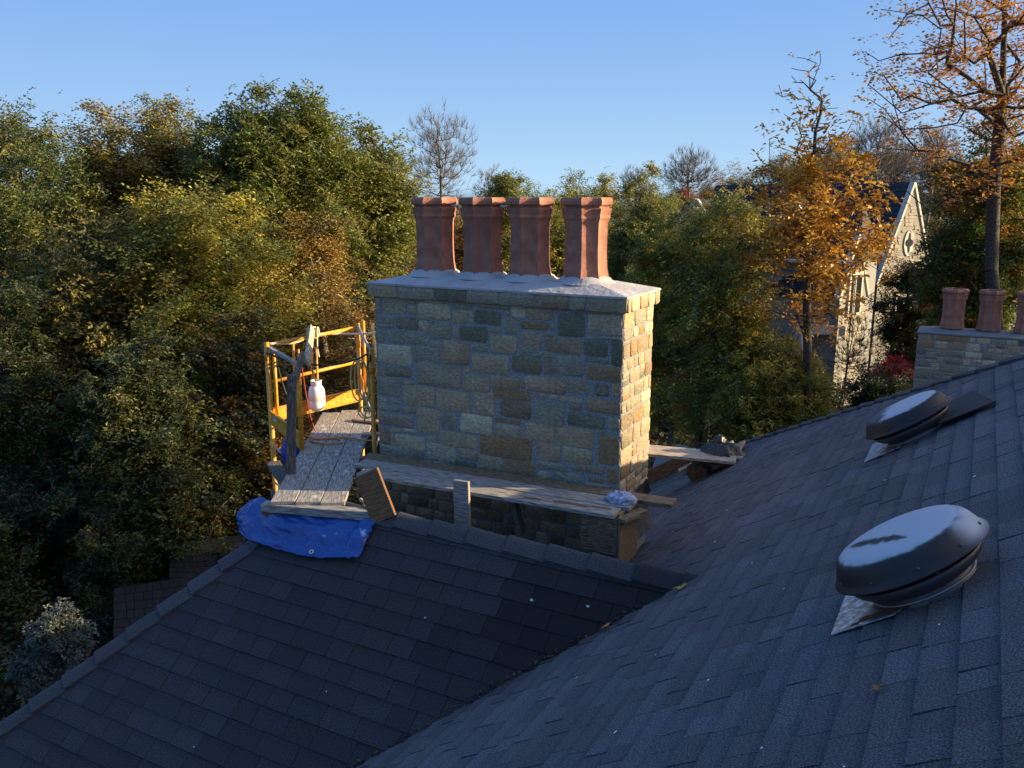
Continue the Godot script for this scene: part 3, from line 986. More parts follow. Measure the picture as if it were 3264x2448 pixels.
func make_mansion() -> void:
	var r := RandomNumberGenerator.new()
	r.seed = 808
	var m := thing("stone_mansion", "cream stone mansion with steep dark roofs and a quatrefoil window in its sunlit gable", "house")
	# headings are degrees to the side of the way the photographer faces
	var facing := func(deg: float) -> Basis:
		var a := deg_to_rad(deg - 28.6)                     # u-v heading of the outward normal
		var z := Vector3(sin(a), 0, -cos(a))
		return Basis(Vector3.UP.cross(z), Vector3.UP, z)
	# tall gable with the quatrefoil
	var foot := -9.0
	var g: Transform3D = Transform3D(facing.call(149.0), W(-3.28, foot, 46.05))
	var ridge := 0.57 - foot
	gabled_block(m, g, 2.05, ridge - 4.4, ridge, 13.0)
	var slope := 4.4 / 2.05
	var g2 := g * Transform3D(Basis.IDENTITY, Vector3(-2.05, 0, 0.004))
	ashlar(m, g2, 4.1, ridge, func(x, y): return x > 0.0 and x < 4.1 and y > 3.0 and y < ridge - 0.25 - slope * absf(x - 2.05) and Vector2(x - 2.05, (y - (ridge - 2.75)) * 0.72).length() > 0.5, r)
	var q := begin()
	# quatrefoil: four lobes of glass inside a moulded ring
	var ring := []
	var inner := []
	for k in 49:
		var a := TAU * k / 48.0
		var e := 0.29 + 0.085 * cos(4.0 * a)
		inner.append(Vector3(cos(a) * e * 0.82, sin(a) * e * 1.35, 0.03))
		ring.append(Vector3(cos(a) * 0.46 * 0.82, sin(a) * 0.46 * 1.35, 0.06))
	var w0 := g * Transform3D(Basis.IDENTITY, Vector3(0, ridge - 2.75, 0.0))
	for k in 48:
		quad(q, w0 * ring[k], w0 * ring[k + 1], w0 * inner[k + 1], w0 * inner[k], w0 * Vector3(0, 0, -3))
		quad(q, w0 * ring[k], w0 * ring[k + 1], w0 * (ring[k + 1] + Vector3(0, 0, -0.1)), w0 * (ring[k] + Vector3(0, 0, -0.1)), w0.origin)
	var qw := put(m, "quatrefoil_window", done(q), mats["trim"])
	q = begin()
	for k in 48:
		tri(q, w0 * Vector3(0, 0, 0.028), w0 * inner[k], w0 * inner[k + 1], w0 * Vector3(0, 0, -3))
	put(qw, "pane", done(q), mats["glass_dark"])
	window(m, g * Transform3D(Basis.IDENTITY, Vector3(0, ridge - 6.1, 0.03)), 1.1, 1.5, 1)
	# long range whose wall stands in shade, with its steep roof
	var wdir: Basis = facing.call(212.0)
	var wx := Transform3D(wdir, W(-9.3, foot, 38.4))
	var eave := -2.52 - foot
	var st := begin()
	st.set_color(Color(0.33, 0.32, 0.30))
	var half := 4.7
	var depth := 5.0
	quad(st, wx * Vector3(-half, 0, 0), wx * Vector3(half, 0, 0), wx * Vector3(half, eave, 0), wx * Vector3(-half, eave, 0), wx * Vector3(0, 1, -2))
	for s in [-1.0, 1.0]:
		quad(st, wx * Vector3(s * half, 0, 0), wx * Vector3(s * half, eave, 0), wx * Vector3(s * half, eave, -depth), wx * Vector3(s * half, 0, -depth), wx * Vector3(0, 1, -2))
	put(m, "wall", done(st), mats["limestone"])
	ashlar(m, wx * Transform3D(Basis.IDENTITY, Vector3(-half, 0, 0.004)), half * 2.0, eave - 0.1, func(x, y): return x > 0.0 and x < half * 2.0 and y > 0.8 and not (x > 5.6 and x < 6.9 and y > 1.4 and y < 3.0), r)
	window(m, wx * Transform3D(Basis.IDENTITY, Vector3(1.55, 2.2, 0.03)), 1.1, 1.4, 1)
	st = begin()
	var rt := 2.35
	course_roof(st, wx * Vector3(-half + 1.2, eave + rt, -2.4), wx * Vector3(half - 0.4, eave + rt, -2.4), wx * Vector3(half + 0.3, eave - 0.1, 0.35), wx * Vector3(-half - 0.3, eave - 0.1, 0.35), 16, wx * Vector3(0, 0, -3))
	quad(st, wx * Vector3(-half - 0.3, eave - 0.1, -depth), wx * Vector3(half + 0.3, eave - 0.1, -depth), wx * Vector3(half - 0.4, eave + rt, -2.4), wx * Vector3(-half + 1.2, eave + rt, -2.4), wx * Vector3(0, 0, -3))
	for s in [-1.0, 1.0]:
		tri(st, wx * Vector3(s * (half + 0.3), eave - 0.1, 0.35), wx * Vector3(s * (half + 0.3), eave - 0.1, -depth), wx * Vector3(half - 0.4 if s > 0 else -half + 1.2, eave + rt, -2.4), wx * Vector3(0, 0, -3))
	put(m, "roof", done(st), mats["slate"])
	put(m, "gutter", box_mesh(Vector3(half + 0.35, 0.07, 0.07), 0.02), mats["trim"], wx * Transform3D(Basis.IDENTITY, Vector3(0, eave - 0.12, 0.43)))
	# dormers on that roof
	for dx in [-2.4, 1.9]:
		var d := wx * Transform3D(Basis.IDENTITY, Vector3(dx, eave + 0.15, -0.25))
		gabled_block(m, d, 0.75, 1.25, 2.15, 2.0, 0.15)
		window(m, d * Transform3D(Basis.IDENTITY, Vector3(0, 0.65, 0.03)), 0.7, 0.95, 1)
	# small sunlit gable with a window
	var s := Transform3D(facing.call(138.0), W(-4.62, foot, 38.3))
	var sr := -1.62 - foot
	gabled_block(m, s, 1.15, sr - 2.3, sr, 4.0, 0.12)
	ashlar(m, s * Transform3D(Basis.IDENTITY, Vector3(-1.15, 0, 0.004)), 2.3, sr, func(x, y): return x > 0.0 and x < 2.3 and y > 0.5 and y < sr - 0.2 - 2.0 * absf(x - 1.15) and not (absf(x - 1.15) < 0.62 and y > sr - 3.4 and y < sr - 1.35), r)
	window(m, s * Transform3D(Basis.IDENTITY, Vector3(0, sr - 2.35, 0.03)), 0.9, 1.6, 1)
	# porch: two cream piers under a lintel
	for k in 2:
		var px := W(-6.35 + 1.35 * k, 0, 37.0 + 0.6 * k)
		put(m, "porch_pier", box_mesh(Vector3(0.22, 1.75, 0.22), 0.03), mats["trim"], Transform3D(facing.call(165.0), Vector3(px.x, H - 7.3, px.z)))
	var pa := W(-6.55, -5.4, 36.9)
	var pb := W(-4.8, -5.4, 37.7)
	put(m, "porch_lintel", box_mesh(Vector3(pa.distance_to(pb) * 0.5, 0.2, 0.26), 0.03), mats["trim"], along(pa, pb))
	# dark gabled range past the tall gable
	gabled_block(m, Transform3D(facing.call(245.0), W(-1.2, foot, 49.5)), 2.0, 5.3, 8.0, 5.0)


# ---------------------------------------------------------------- low roofs by the wood

func make_low_roofs() -> void:
	var r := RandomNumberGenerator.new()
	r.seed = 909
	var o := thing("low_house_wing", "low wing of the house with two small weathered shingle roofs below the hip", "house")
	var y := -8.5
	# upper: points as u, y, v; falls towards the eye
	for set_ in [
		[W(-16.81, -8.30, 13.3), W(-15.2, -8.30, 15.0), W(-14.0, -9.5, 13.6), W(-15.80, -9.1, 12.35), 0.05],
		[W(-16.41, -8.6, 11.41), W(-15.2, -8.6, 12.9), W(-13.0, -10.0, 11.6), W(-14.27, -9.4, 9.69), 0.022]]:
		var a: Vector3 = set_[0]
		var b: Vector3 = set_[1]
		var c: Vector3 = set_[2]
		var d: Vector3 = set_[3]
		var st := begin()
		var under := (a + c) * 0.5 - Vector3(0, 3, 0)
		quad(st, a, b, c, d, under)
		var drop := Vector3(0, -0.16, 0)
		quad(st, d, c, c + drop, d + drop, (a + c) * 0.5)
		quad(st, a, d, d + drop, a + drop, (a + c) * 0.5)
		put(o, "roof", done(st), mats["deck"])
		st = begin()
		var rows := 11
		var n := ((b - a).cross(d - a)).normalized()
		if n.y < 0:
			n = -n
		for i in rows:
			var x := -r.randf() * 0.1
			while x < 1.0:
				var w := r.randf_range(0.07, 0.14)
				var x0 := clampf(x, 0.0, 1.0)
				var x1 := clampf(x + w - 0.006, 0.0, 1.0)
				var y0 := float(i) / rows
				var y1 := (i + 1.0) / rows
				var p := [a.lerp(b, x0).lerp(d.lerp(c, x0), y0) + n * 0.006, a.lerp(b, x1).lerp(d.lerp(c, x1), y0) + n * 0.006, a.lerp(b, x1).lerp(d.lerp(c, x1), y1) + n * 0.02, a.lerp(b, x0).lerp(d.lerp(c, x0), y1) + n * 0.02]
				var k: float = set_[4] * r.randf_range(0.75, 1.3)
				st.set_color(Color(k * 0.88, k * 0.94, k * 1.12))
				if x1 - x0 > 0.01:
					quad(st, p[0], p[1], p[2], p[3], under)
					quad(st, p[3], p[2], p[2] - n * 0.02, p[3] - n * 0.02, p[0])
				x += w
		tag(put(o, "shingle_courses", done(st), mats["shingle"]), "", "", "", "stuff")
		st = begin()
		for e in [[a, d], [d, c], [c, b], [b, a]]:
			var p: Vector3 = e[0].lerp((a + c) * 0.5, 0.06)
			var q: Vector3 = e[1].lerp((a + c) * 0.5, 0.06)
			quad(st, p - Vector3(0, 0.17, 0), q - Vector3(0, 0.17, 0), Vector3(q.x, -6, q.z), Vector3(p.x, -6, p.z), under)
		put(o, "wall", done(st), mats["mortar"])


# ---------------------------------------------------------------- trees

const GREEN := Color(0.060, 0.095, 0.022)
const LEAFS := {
	"dark": [Color(0.100, 0.139, 0.034), Color(0.140, 0.176, 0.037), Color(0.259, 0.242, 0.059), Color(0.069, 0.102, 0.031)],
	"green": [Color(0.147, 0.180, 0.037), Color(0.186, 0.210, 0.042), Color(0.256, 0.234, 0.055), Color(0.102, 0.132, 0.030)],
	"gold": [Color(0.36, 0.26, 0.055), Color(0.30, 0.24, 0.05), Color(0.22, 0.20, 0.045), Color(0.34, 0.20, 0.04), Color(0.18, 0.185, 0.045)],
	"russet": [Color(0.26, 0.21, 0.055), Color(0.28, 0.18, 0.045), Color(0.20, 0.19, 0.05), Color(0.17, 0.18, 0.045)],
	"olive": [Color(0.219, 0.233, 0.051), Color(0.169, 0.196, 0.041), Color(0.297, 0.260, 0.055), Color(0.140, 0.158, 0.034)],
	"yellowgreen": [Color(0.397, 0.354, 0.059), Color(0.278, 0.278, 0.051), Color(0.417, 0.293, 0.045), Color(0.178, 0.205, 0.041)],
	"oliveshade": [Color(0.11, 0.115, 0.03), Color(0.16, 0.15, 0.036), Color(0.085, 0.095, 0.027), Color(0.24, 0.19, 0.04)],  # olive darkened, shade of the lower wood put into the leaf colour
	"brown": [Color(0.278, 0.186, 0.059), Color(0.338, 0.196, 0.051), Color(0.198, 0.176, 0.051), Color(0.397, 0.260, 0.059)],
	"twig": [Color(0.259, 0.176, 0.111), Color(0.198, 0.139, 0.089), Color(0.297, 0.205, 0.102)],
	"deep": [Color(0.055, 0.075, 0.022), Color(0.075, 0.095, 0.025), Color(0.045, 0.062, 0.020), Color(0.11, 0.105, 0.028)],  # greens darkened to carry the shade low in the wood
	"deeporange": [Color(0.06, 0.075, 0.022), Color(0.08, 0.09, 0.025), Color(0.09, 0.085, 0.025), Color(0.32, 0.13, 0.02)],  # shade of the low trees put into these leaf colours too
	"sparse": [Color(0.198, 0.196, 0.051), Color(0.259, 0.214, 0.051), Color(0.148, 0.167, 0.043), Color(0.387, 0.223, 0.032)],
	"orange": [Color(0.56, 0.31, 0.04), Color(0.50, 0.24, 0.03), Color(0.62, 0.38, 0.05), Color(0.40, 0.20, 0.03)],
	"poplar": [Color(0.19, 0.22, 0.055), Color(0.23, 0.25, 0.06), Color(0.15, 0.18, 0.05), Color(0.34, 0.28, 0.06)],
	"birch": [Color(0.20, 0.23, 0.05), Color(0.28, 0.29, 0.06), Color(0.46, 0.38, 0.06), Color(0.14, 0.17, 0.04), Color(0.54, 0.38, 0.05)],
	"russetorange": [Color(0.46, 0.22, 0.06), Color(0.56, 0.30, 0.06), Color(0.60, 0.36, 0.06), Color(0.40, 0.16, 0.06)],
	"greenorange": [Color(0.100, 0.158, 0.034), Color(0.129, 0.186, 0.037), Color(0.079, 0.121, 0.031), Color(0.169, 0.205, 0.041), Color(0.465, 0.221, 0.029)],
	"red": [Color(0.639, 0.023, 0.035), Color(0.488, 0.017, 0.023), Color(0.698, 0.058, 0.047)],
	"scarlet": [Color(0.523, 0.116, 0.070), Color(0.418, 0.081, 0.047), Color(0.447, 0.168, 0.052)],
	"silver": [Color(0.10, 0.12, 0.10), Color(0.07, 0.09, 0.07), Color(0.14, 0.16, 0.135), Color(0.05, 0.065, 0.045)],  # silver leaves darkened in colour for the shade the shrub stands in
}
var sprigs := {}


# a twig end: a few folded leaves round a point, sized in leaf lengths
func sprig_mesh(kind: int) -> ArrayMesh:
	if sprigs.has(kind):
		return sprigs[kind]
	var r := RandomNumberGenerator.new()
	r.seed = 3000 + kind
	var st := begin()
	for i in 5:
		var a := r.randf() * TAU
		var out := Vector3(cos(a), r.randf_range(-0.5, 0.7), sin(a)).normalized()
		var from := out * r.randf_range(0.05, 0.55) + Vector3(r.randf_range(-0.4, 0.4), r.randf_range(-0.4, 0.4), r.randf_range(-0.4, 0.4))
		var side := out.cross(Vector3(r.randf_range(-0.5, 0.5), 1.0, r.randf_range(-0.5, 0.5))).normalized()
		var fold := side.cross(out) * r.randf_range(-0.10, 0.16)
		var w := r.randf_range(0.24, 0.36)
		var m1 := from + out * 0.45
		var tip := from + out - Vector3(0, r.randf_range(0.0, 0.25), 0)
		var k := r.randf_range(0.78, 1.22)
		st.set_color(Color(k, k * r.randf_range(0.94, 1.06), k))
		for t in [[from, m1 + side * w + fold, tip], [from, m1 - side * w + fold, tip]]:
			for v in t:
				st.add_vertex(v)
	sprigs[kind] = done(st)
	return sprigs[kind]


func branch_mesh(nodes: Array, parent_of: Array, radius: Array, from: int, to: int, sides: int) -> ArrayMesh:
	var st := begin(true)
	for i in range(from, to):
		if parent_of[i] < 0:
			continue
		var a: Vector3 = nodes[parent_of[i]]
		var b: Vector3 = nodes[i]
		var d := (b - a).normalized()
		var side := d.cross(Vector3.UP if absf(d.y) < 0.9 else Vector3.RIGHT).normalized()
		var up := d.cross(side)
		var r0: float = minf(radius[parent_of[i]], radius[i] * 1.5)
		var r1: float = radius[i]
		var c := (a + b) * 0.5
		for k in sides:
			var x := side * cos(TAU * k / sides) + up * sin(TAU * k / sides)
			var y := side * cos(TAU * (k + 1) / sides) + up * sin(TAU * (k + 1) / sides)
			quad(st, a + x * r0, a + y * r0, b + y * r1, b + x * r1, c)
	return done(st)


# grows limbs from a trunk to every clump of the crown; returns nodes, parents, radii and how many nodes are trunk
func skeleton(base: Vector3, centre: Vector3, rx: float, ry: float, clumps: Array, trunk_r: float, r: RandomNumberGenerator, tip := 0.012, lean := 0.6) -> Array:
	var nodes := [base]
	var par := [-1]
	var n_trunk := 8
	var topmost := centre + Vector3(0, ry * lean, 0)
	for i in range(1, n_trunk):
		var t := i / (n_trunk - 1.0)
		var p := base.lerp(topmost, t)
		var in_ := base.lerp(centre, t)
		p.x = lerpf(base.x, in_.x, smoothstep(0.1, 1.0, t)) + r.randf_range(-0.10, 0.10) * rx * 0.6
		p.z = lerpf(base.z, in_.z, smoothstep(0.1, 1.0, t)) + r.randf_range(-0.10, 0.10) * rx * 0.6
		nodes.append(p)
		par.append(i - 1)
	var order := clumps.duplicate()
	var axis := func(p: Vector3) -> float: return Vector2(p.x - centre.x, p.z - centre.z).length() + absf(p.y - centre.y) * 0.3
	order.sort_custom(func(p, q): return axis.call(p) < axis.call(q))
	var leafs := []
	for c: Vector3 in order:
		var best := 1
		var cost := INF
		for i in range(2, nodes.size()):
			var q: Vector3 = nodes[i]
			var dd := c - q
			var k := dd.length() + maxf(0.0, -dd.y) * 1.4
			if k < cost:
				cost = k
				best = i
		var a: Vector3 = nodes[best]
		var d: Vector3 = c - a
		var l := d.length()
		var n := clampi(int(l / (0.28 * rx)), 1, 4)
		var last := best
		for j in n:
			var t := (j + 1.0) / n
			var p := a + d * t
			if j < n - 1:
				p += Vector3(r.randf_range(-1, 1), 0.4 + r.randf_range(-0.6, 0.6) - 0.6 * (1.0 - t), r.randf_range(-1, 1)) * l * 0.10
			nodes.append(p)
			par.append(last)
			last = nodes.size() - 1
		leafs.append(last)
	var load_ := []
	load_.resize(nodes.size())
	load_.fill(0.0)
	for i in leafs:
		load_[i] += 1.0
	for i in range(nodes.size() - 1, 0, -1):
		load_[par[i]] += load_[i]
	var rad := []
	for i in nodes.size():
		rad.append(maxf(tip, trunk_r * 1.1 * pow(maxf(load_[i], 0.5) / maxf(load_[0], 1.0), 0.48)))
	for i in n_trunk:
		rad[i] = maxf(rad[i], trunk_r * (1.15 - 0.75 * i / (n_trunk - 1.0)))
	return [nodes, par, rad, n_trunk]


func clumps_in(centre: Vector3, rx: float, ry: float, n: int, r: RandomNumberGenerator, f: FastNoiseLite) -> Array:
	# lobes first, then clumps over the lobes' outer shells
	var lobes := []
	var nl := clampi(int(n / 11.0), 5, 34)
	for i in nl:
		var d := Vector3(r.randfn(), r.randfn() + 0.1, r.randfn()).normalized()
		var k := r.randf_range(0.25, 0.86)
		lobes.append([Vector3(d.x * rx, d.y * ry, d.z * rx) * k, rx * r.randf_range(0.24, 0.46)])
	var out := []
	for i in n:
		var l: Array = lobes[i % nl]
		var d := Vector3(r.randfn(), r.randfn() + 0.3, r.randfn()).normalized()
		var k: float = l[1] * (0.30 + 0.70 * pow(r.randf(), 0.6))
		var p: Vector3 = l[0] + Vector3(d.x, d.y * 0.72, d.z) * k
		if r.randf() < 0.45:
			# loose shoots between and beyond the lobes
			p = Vector3(d.x * rx, d.y * ry, d.z * rx) * (0.55 + 0.5 * r.randf())
		if absf(p.y) > ry * 1.02:
			p.y = ry * signf(p.y) * r.randf_range(0.85, 1.0)
		out.append(p)
	# stretched to the height and width the crown has
	var lo := INF
	var hi := -INF
	var wide := 0.0
	for p: Vector3 in out:
		lo = minf(lo, p.y)
		hi = maxf(hi, p.y)
		wide = maxf(wide, Vector2(p.x, p.z).length())
	for i in out.size():
		var p: Vector3 = out[i]
		out[i] = centre + Vector3(p.x * rx / wide, lerpf(-ry, ry, (p.y - lo) / (hi - lo)), p.z * rx / wide)
	return out


func tree(called: String, label: String, group: String, at: Array, palette: String, make: Array, extra := [], bark := "bark") -> void:
	var r := RandomNumberGenerator.new()
	r.seed = hash(label)
	var f := FastNoiseLite.new()
	f.seed = r.randi() % 10000
	f.frequency = 0.55
	var base := W(at[0], ground_height(at[0], at[1]) - 0.1, at[1])
	var centre := W(at[2], at[3], at[4])
	var rx: float = at[5]
	var ry: float = at[6]
	var clumps := clumps_in(centre, rx, ry, make[0], r, f)
	var n_full := clumps.size()
	for e in extra:
		clumps.append_array(clumps_in(W(e[0], e[1], e[2]), e[3], e[4], e[5], r, f))
	var t := thing(called, label, "shrub" if called.ends_with("shrub") else "tree", base, group)
	var sk := skeleton(Vector3.ZERO, centre - base, rx, ry, clumps.map(func(p): return p - base), make[4], r, 0.010 if extra.is_empty() else 0.008, 0.42 if extra.is_empty() else 0.9)
	put(t, "trunk", branch_mesh(sk[0], sk[1], sk[2], 1, sk[3], 9), mats[bark])
	put(t, "limb", branch_mesh(sk[0], sk[1], sk[2], sk[3], sk[0].size(), 5), mats[bark])
	var cols: Array = LEAFS[palette]
	var per: int = make[1]
	var total := 0
	var counts := []
	for i in clumps.size():
		var k: float = 1.0 if i < n_full else extra[0][6]
		var c := int(per * k * r.randf_range(0.35, 1.5))
		counts.append(c)
		total += c
	var mm := MultiMesh.new()
	mm.transform_format = MultiMesh.TRANSFORM_3D
	mm.use_colors = true
	mm.mesh = sprig_mesh(absi(hash(label)) % 4)
	mm.instance_count = total
	var at_i := 0
	for i in clumps.size():
		var p: Vector3 = clumps[i] - base
		var cr: float = make[2] * r.randf_range(0.5, 1.05)
		var tint: Color = cols[r.randi() % cols.size()]
		var shade := r.randf_range(0.85, 1.18)
		var aim := Vector3(r.randfn(), r.randfn() + 0.9, r.randfn()).normalized()
		for j in counts[i]:
			var q := Vector3(r.randfn(), r.randfn() * 0.75, r.randfn()) * cr * 0.40
			q += aim * (r.randf_range(-0.7, 1.0) * cr)
			var s: float = make[3] * r.randf_range(0.55, 0.95)
			var b := Basis(Vector3.UP, r.randf() * TAU) * Basis(Vector3.RIGHT, r.randf_range(-0.7, 0.7))
			mm.set_instance_transform(at_i, Transform3D(b.scaled(Vector3.ONE * s), p + q))
			var c: Color = tint.lerp(cols[r.randi() % cols.size()], r.randf() * 0.55) * (shade * r.randf_range(0.8, 1.25))
			mm.set_instance_color(at_i, Color(c.r, c.g, c.b))
			at_i += 1
	var crown := MultiMeshInstance3D.new()
	crown.name = "foliage" if called.ends_with("shrub") else "crown"
	crown.multimesh = mm
	crown.material_override = mats["leaf"]
	crown.set_meta("kind", "stuff")
	t.add_child(crown, true)


func bare_tree(label: String, group: String, at: Array, n: int, trunk_r: float) -> void:
	var r := RandomNumberGenerator.new()
	r.seed = hash(label)
	var f := FastNoiseLite.new()
	f.seed = 5
	f.frequency = 0.4
	var base := W(at[0], ground_height(at[0], at[1]) - 0.1, at[1])
	var centre := W(at[2], at[3], at[4])
	var t := thing("bare_tree", label, "tree", base, group)
	var pts := clumps_in(centre, at[5], at[6], n, r, f).map(func(p): return p - base)
	var sk := skeleton(Vector3.ZERO, centre - base, at[5], at[6], pts, trunk_r, r, 0.004 + 0.00009 * at[1])
	put(t, "trunk", branch_mesh(sk[0], sk[1], sk[2], 1, sk[3], 8), mats["pale_bark"])
	put(t, "limb", branch_mesh(sk[0], sk[1], sk[2], sk[3], sk[0].size(), 4), mats["pale_bark"])
	# fine twigs: short forked strokes at the limb ends
	var st := begin(true)
	var w: float = 0.0028 + 0.00008 * at[1]
	for p: Vector3 in pts:
		var out := (p - (centre - base) + Vector3(0, at[6] * 0.5, 0)).normalized()
		for k in 8:
			var l: float = at[5] * r.randf_range(0.12, 0.34)
			var d := (out + Vector3(r.randf_range(-0.8, 0.8), r.randf_range(-0.3, 0.9), r.randf_range(-0.8, 0.8))).normalized()
			var m := p + d * l * 0.5
			var e := p + (d + Vector3(0, 0.25, 0)).normalized() * l
			var s := d.cross(Vector3(r.randfn(), r.randfn(), r.randfn())).normalized() * w
			var s2 := d.cross(s).normalized() * w
			for q in [[s, s2], [s2, -s], [-s, s]]:
				quad(st, p + q[0], p + q[1], m + q[1] * 0.7, m + q[0] * 0.7, p - q[0] - q[1])
				tri(st, m + q[0] * 0.7, m + q[1] * 0.7, e, p - q[0] - q[1])
	tag(put(t, "twigs", done(st), mats["pale_bark"]), "", "", "", "stuff")


func undergrowth() -> void:
	var r := RandomNumberGenerator.new()
	r.seed = 1212
	var f := FastNoiseLite.new()
	f.seed = 6
	f.frequency = 0.12
	var mm := MultiMesh.new()
	mm.transform_format = MultiMesh.TRANSFORM_3D
	mm.use_colors = true
	mm.mesh = sprig_mesh(1)
	var n := 80000
	mm.instance_count = n
	var cols := [Color(0.035, 0.05, 0.017), Color(0.05, 0.06, 0.02), Color(0.09, 0.075, 0.025), Color(0.12, 0.075, 0.025), Color(0.06, 0.045, 0.02)]
	for i in n:
		var a := deg_to_rad(r.randf_range(55.0, 165.0))
		var d := 12.0 + 48.0 * pow(r.randf(), 0.8)
		var u := cos(a) * d
		var v := sin(a) * d
		if a < deg_to_rad(100.0) and d < 21.0:
			d += 12.0
			u = cos(a) * d
			v = sin(a) * d
		var top := 0.5 + 1.6 * maxf(0.0, f.get_noise_2d(u * 3.0, v * 3.0) + 0.25)
		if u > -14.0 and v > 33.0:
			top *= 0.3
		var s := 0.13 * r.randf_range(0.8, 1.5) * (1.0 + d * 0.012)
		var b := Basis(Vector3.UP, r.randf() * TAU) * Basis(Vector3.RIGHT, r.randf_range(-0.7, 0.7))
		mm.set_instance_transform(i, Transform3D(b.scaled(Vector3.ONE * s), W(u, ground_height(u, v) + top * pow(r.randf(), 0.5), v)))
		var c: Color = cols[r.randi() % 5] * r.randf_range(0.7, 1.3)
		mm.set_instance_color(i, Color(c.r, c.g, c.b))
	var o := MultiMeshInstance3D.new()
	o.name = "undergrowth"
	o.multimesh = mm
	o.material_override = mats["leaf"]
	add_child(o)
	tag(o, "dark leafy undergrowth covering the wood floor between the trunks", "undergrowth", "", "stuff")


func far_wood() -> void:
	var r := RandomNumberGenerator.new()
	r.seed = 1313
	var f := FastNoiseLite.new()
	f.seed = 8
	f.frequency = 0.05
	var mm := MultiMesh.new()
	mm.transform_format = MultiMesh.TRANSFORM_3D
	mm.use_colors = true
	mm.mesh = sprig_mesh(2)
	var n := 190000
	mm.instance_count = n
	var cols := [Color(0.10, 0.10, 0.03), Color(0.15, 0.11, 0.035), Color(0.20, 0.12, 0.035), Color(0.12, 0.09, 0.055), Color(0.075, 0.09, 0.03), Color(0.26, 0.14, 0.03)]
	for i in n:
		var a := deg_to_rad(r.randf_range(58.0, 160.0))
		var d := 60.0 + 420.0 * pow(r.randf(), 1.7)
		var u := cos(a) * d
		var v := sin(a) * d
		var cell := Vector2(floorf(u / 7.0), floorf(v / 7.0))
		var h1 := fposmod(sin(cell.x * 12.98 + cell.y * 78.23) * 43758.5, 1.0)
		var h2 := fposmod(sin(cell.x * 39.3 + cell.y * 11.1) * 23421.6, 1.0)
		var c2 := Vector2((cell.x + 0.3 + 0.4 * h1) * 7.0, (cell.y + 0.3 + 0.4 * h2) * 7.0)
		var dirn := Vector3(r.randfn(), r.randfn(), r.randfn()).normalized() * pow(r.randf(), 0.4)
		var rr := 3.4 + 1.4 * h2
		u = c2.x + dirn.x * rr
		v = c2.y + dirn.z * rr
		var top := 9.0 + 4.5 * h1 + (2.0 if a < deg_to_rad(135.0) and a > deg_to_rad(113.0) else (-7.5 if a < deg_to_rad(113.0) else 0.0))
		var s := 0.21 * r.randf_range(0.8, 1.5) * (0.7 + d * 0.004)
		var b := Basis(Vector3.UP, r.randf() * TAU) * Basis(Vector3.RIGHT, r.randf_range(-0.7, 0.7))
		mm.set_instance_transform(i, Transform3D(b.scaled(Vector3.ONE * s), W(u, ground_height(u, v) + maxf(0.2, top - rr + dirn.y * rr), v)))
		var c: Color = cols[int(h1 * 5.99)].lerp(cols[r.randi() % 6], 0.3) * r.randf_range(0.75, 1.25)
		mm.set_instance_color(i, Color(c.r, c.g, c.b))
	var o := MultiMeshInstance3D.new()
	o.name = "far_wood"
	o.multimesh = mm
	o.material_override = mats["leaf"]
	add_child(o)
	tag(o, "far brown and olive woodland filling the country beyond the oaks", "woodland", "", "stuff")


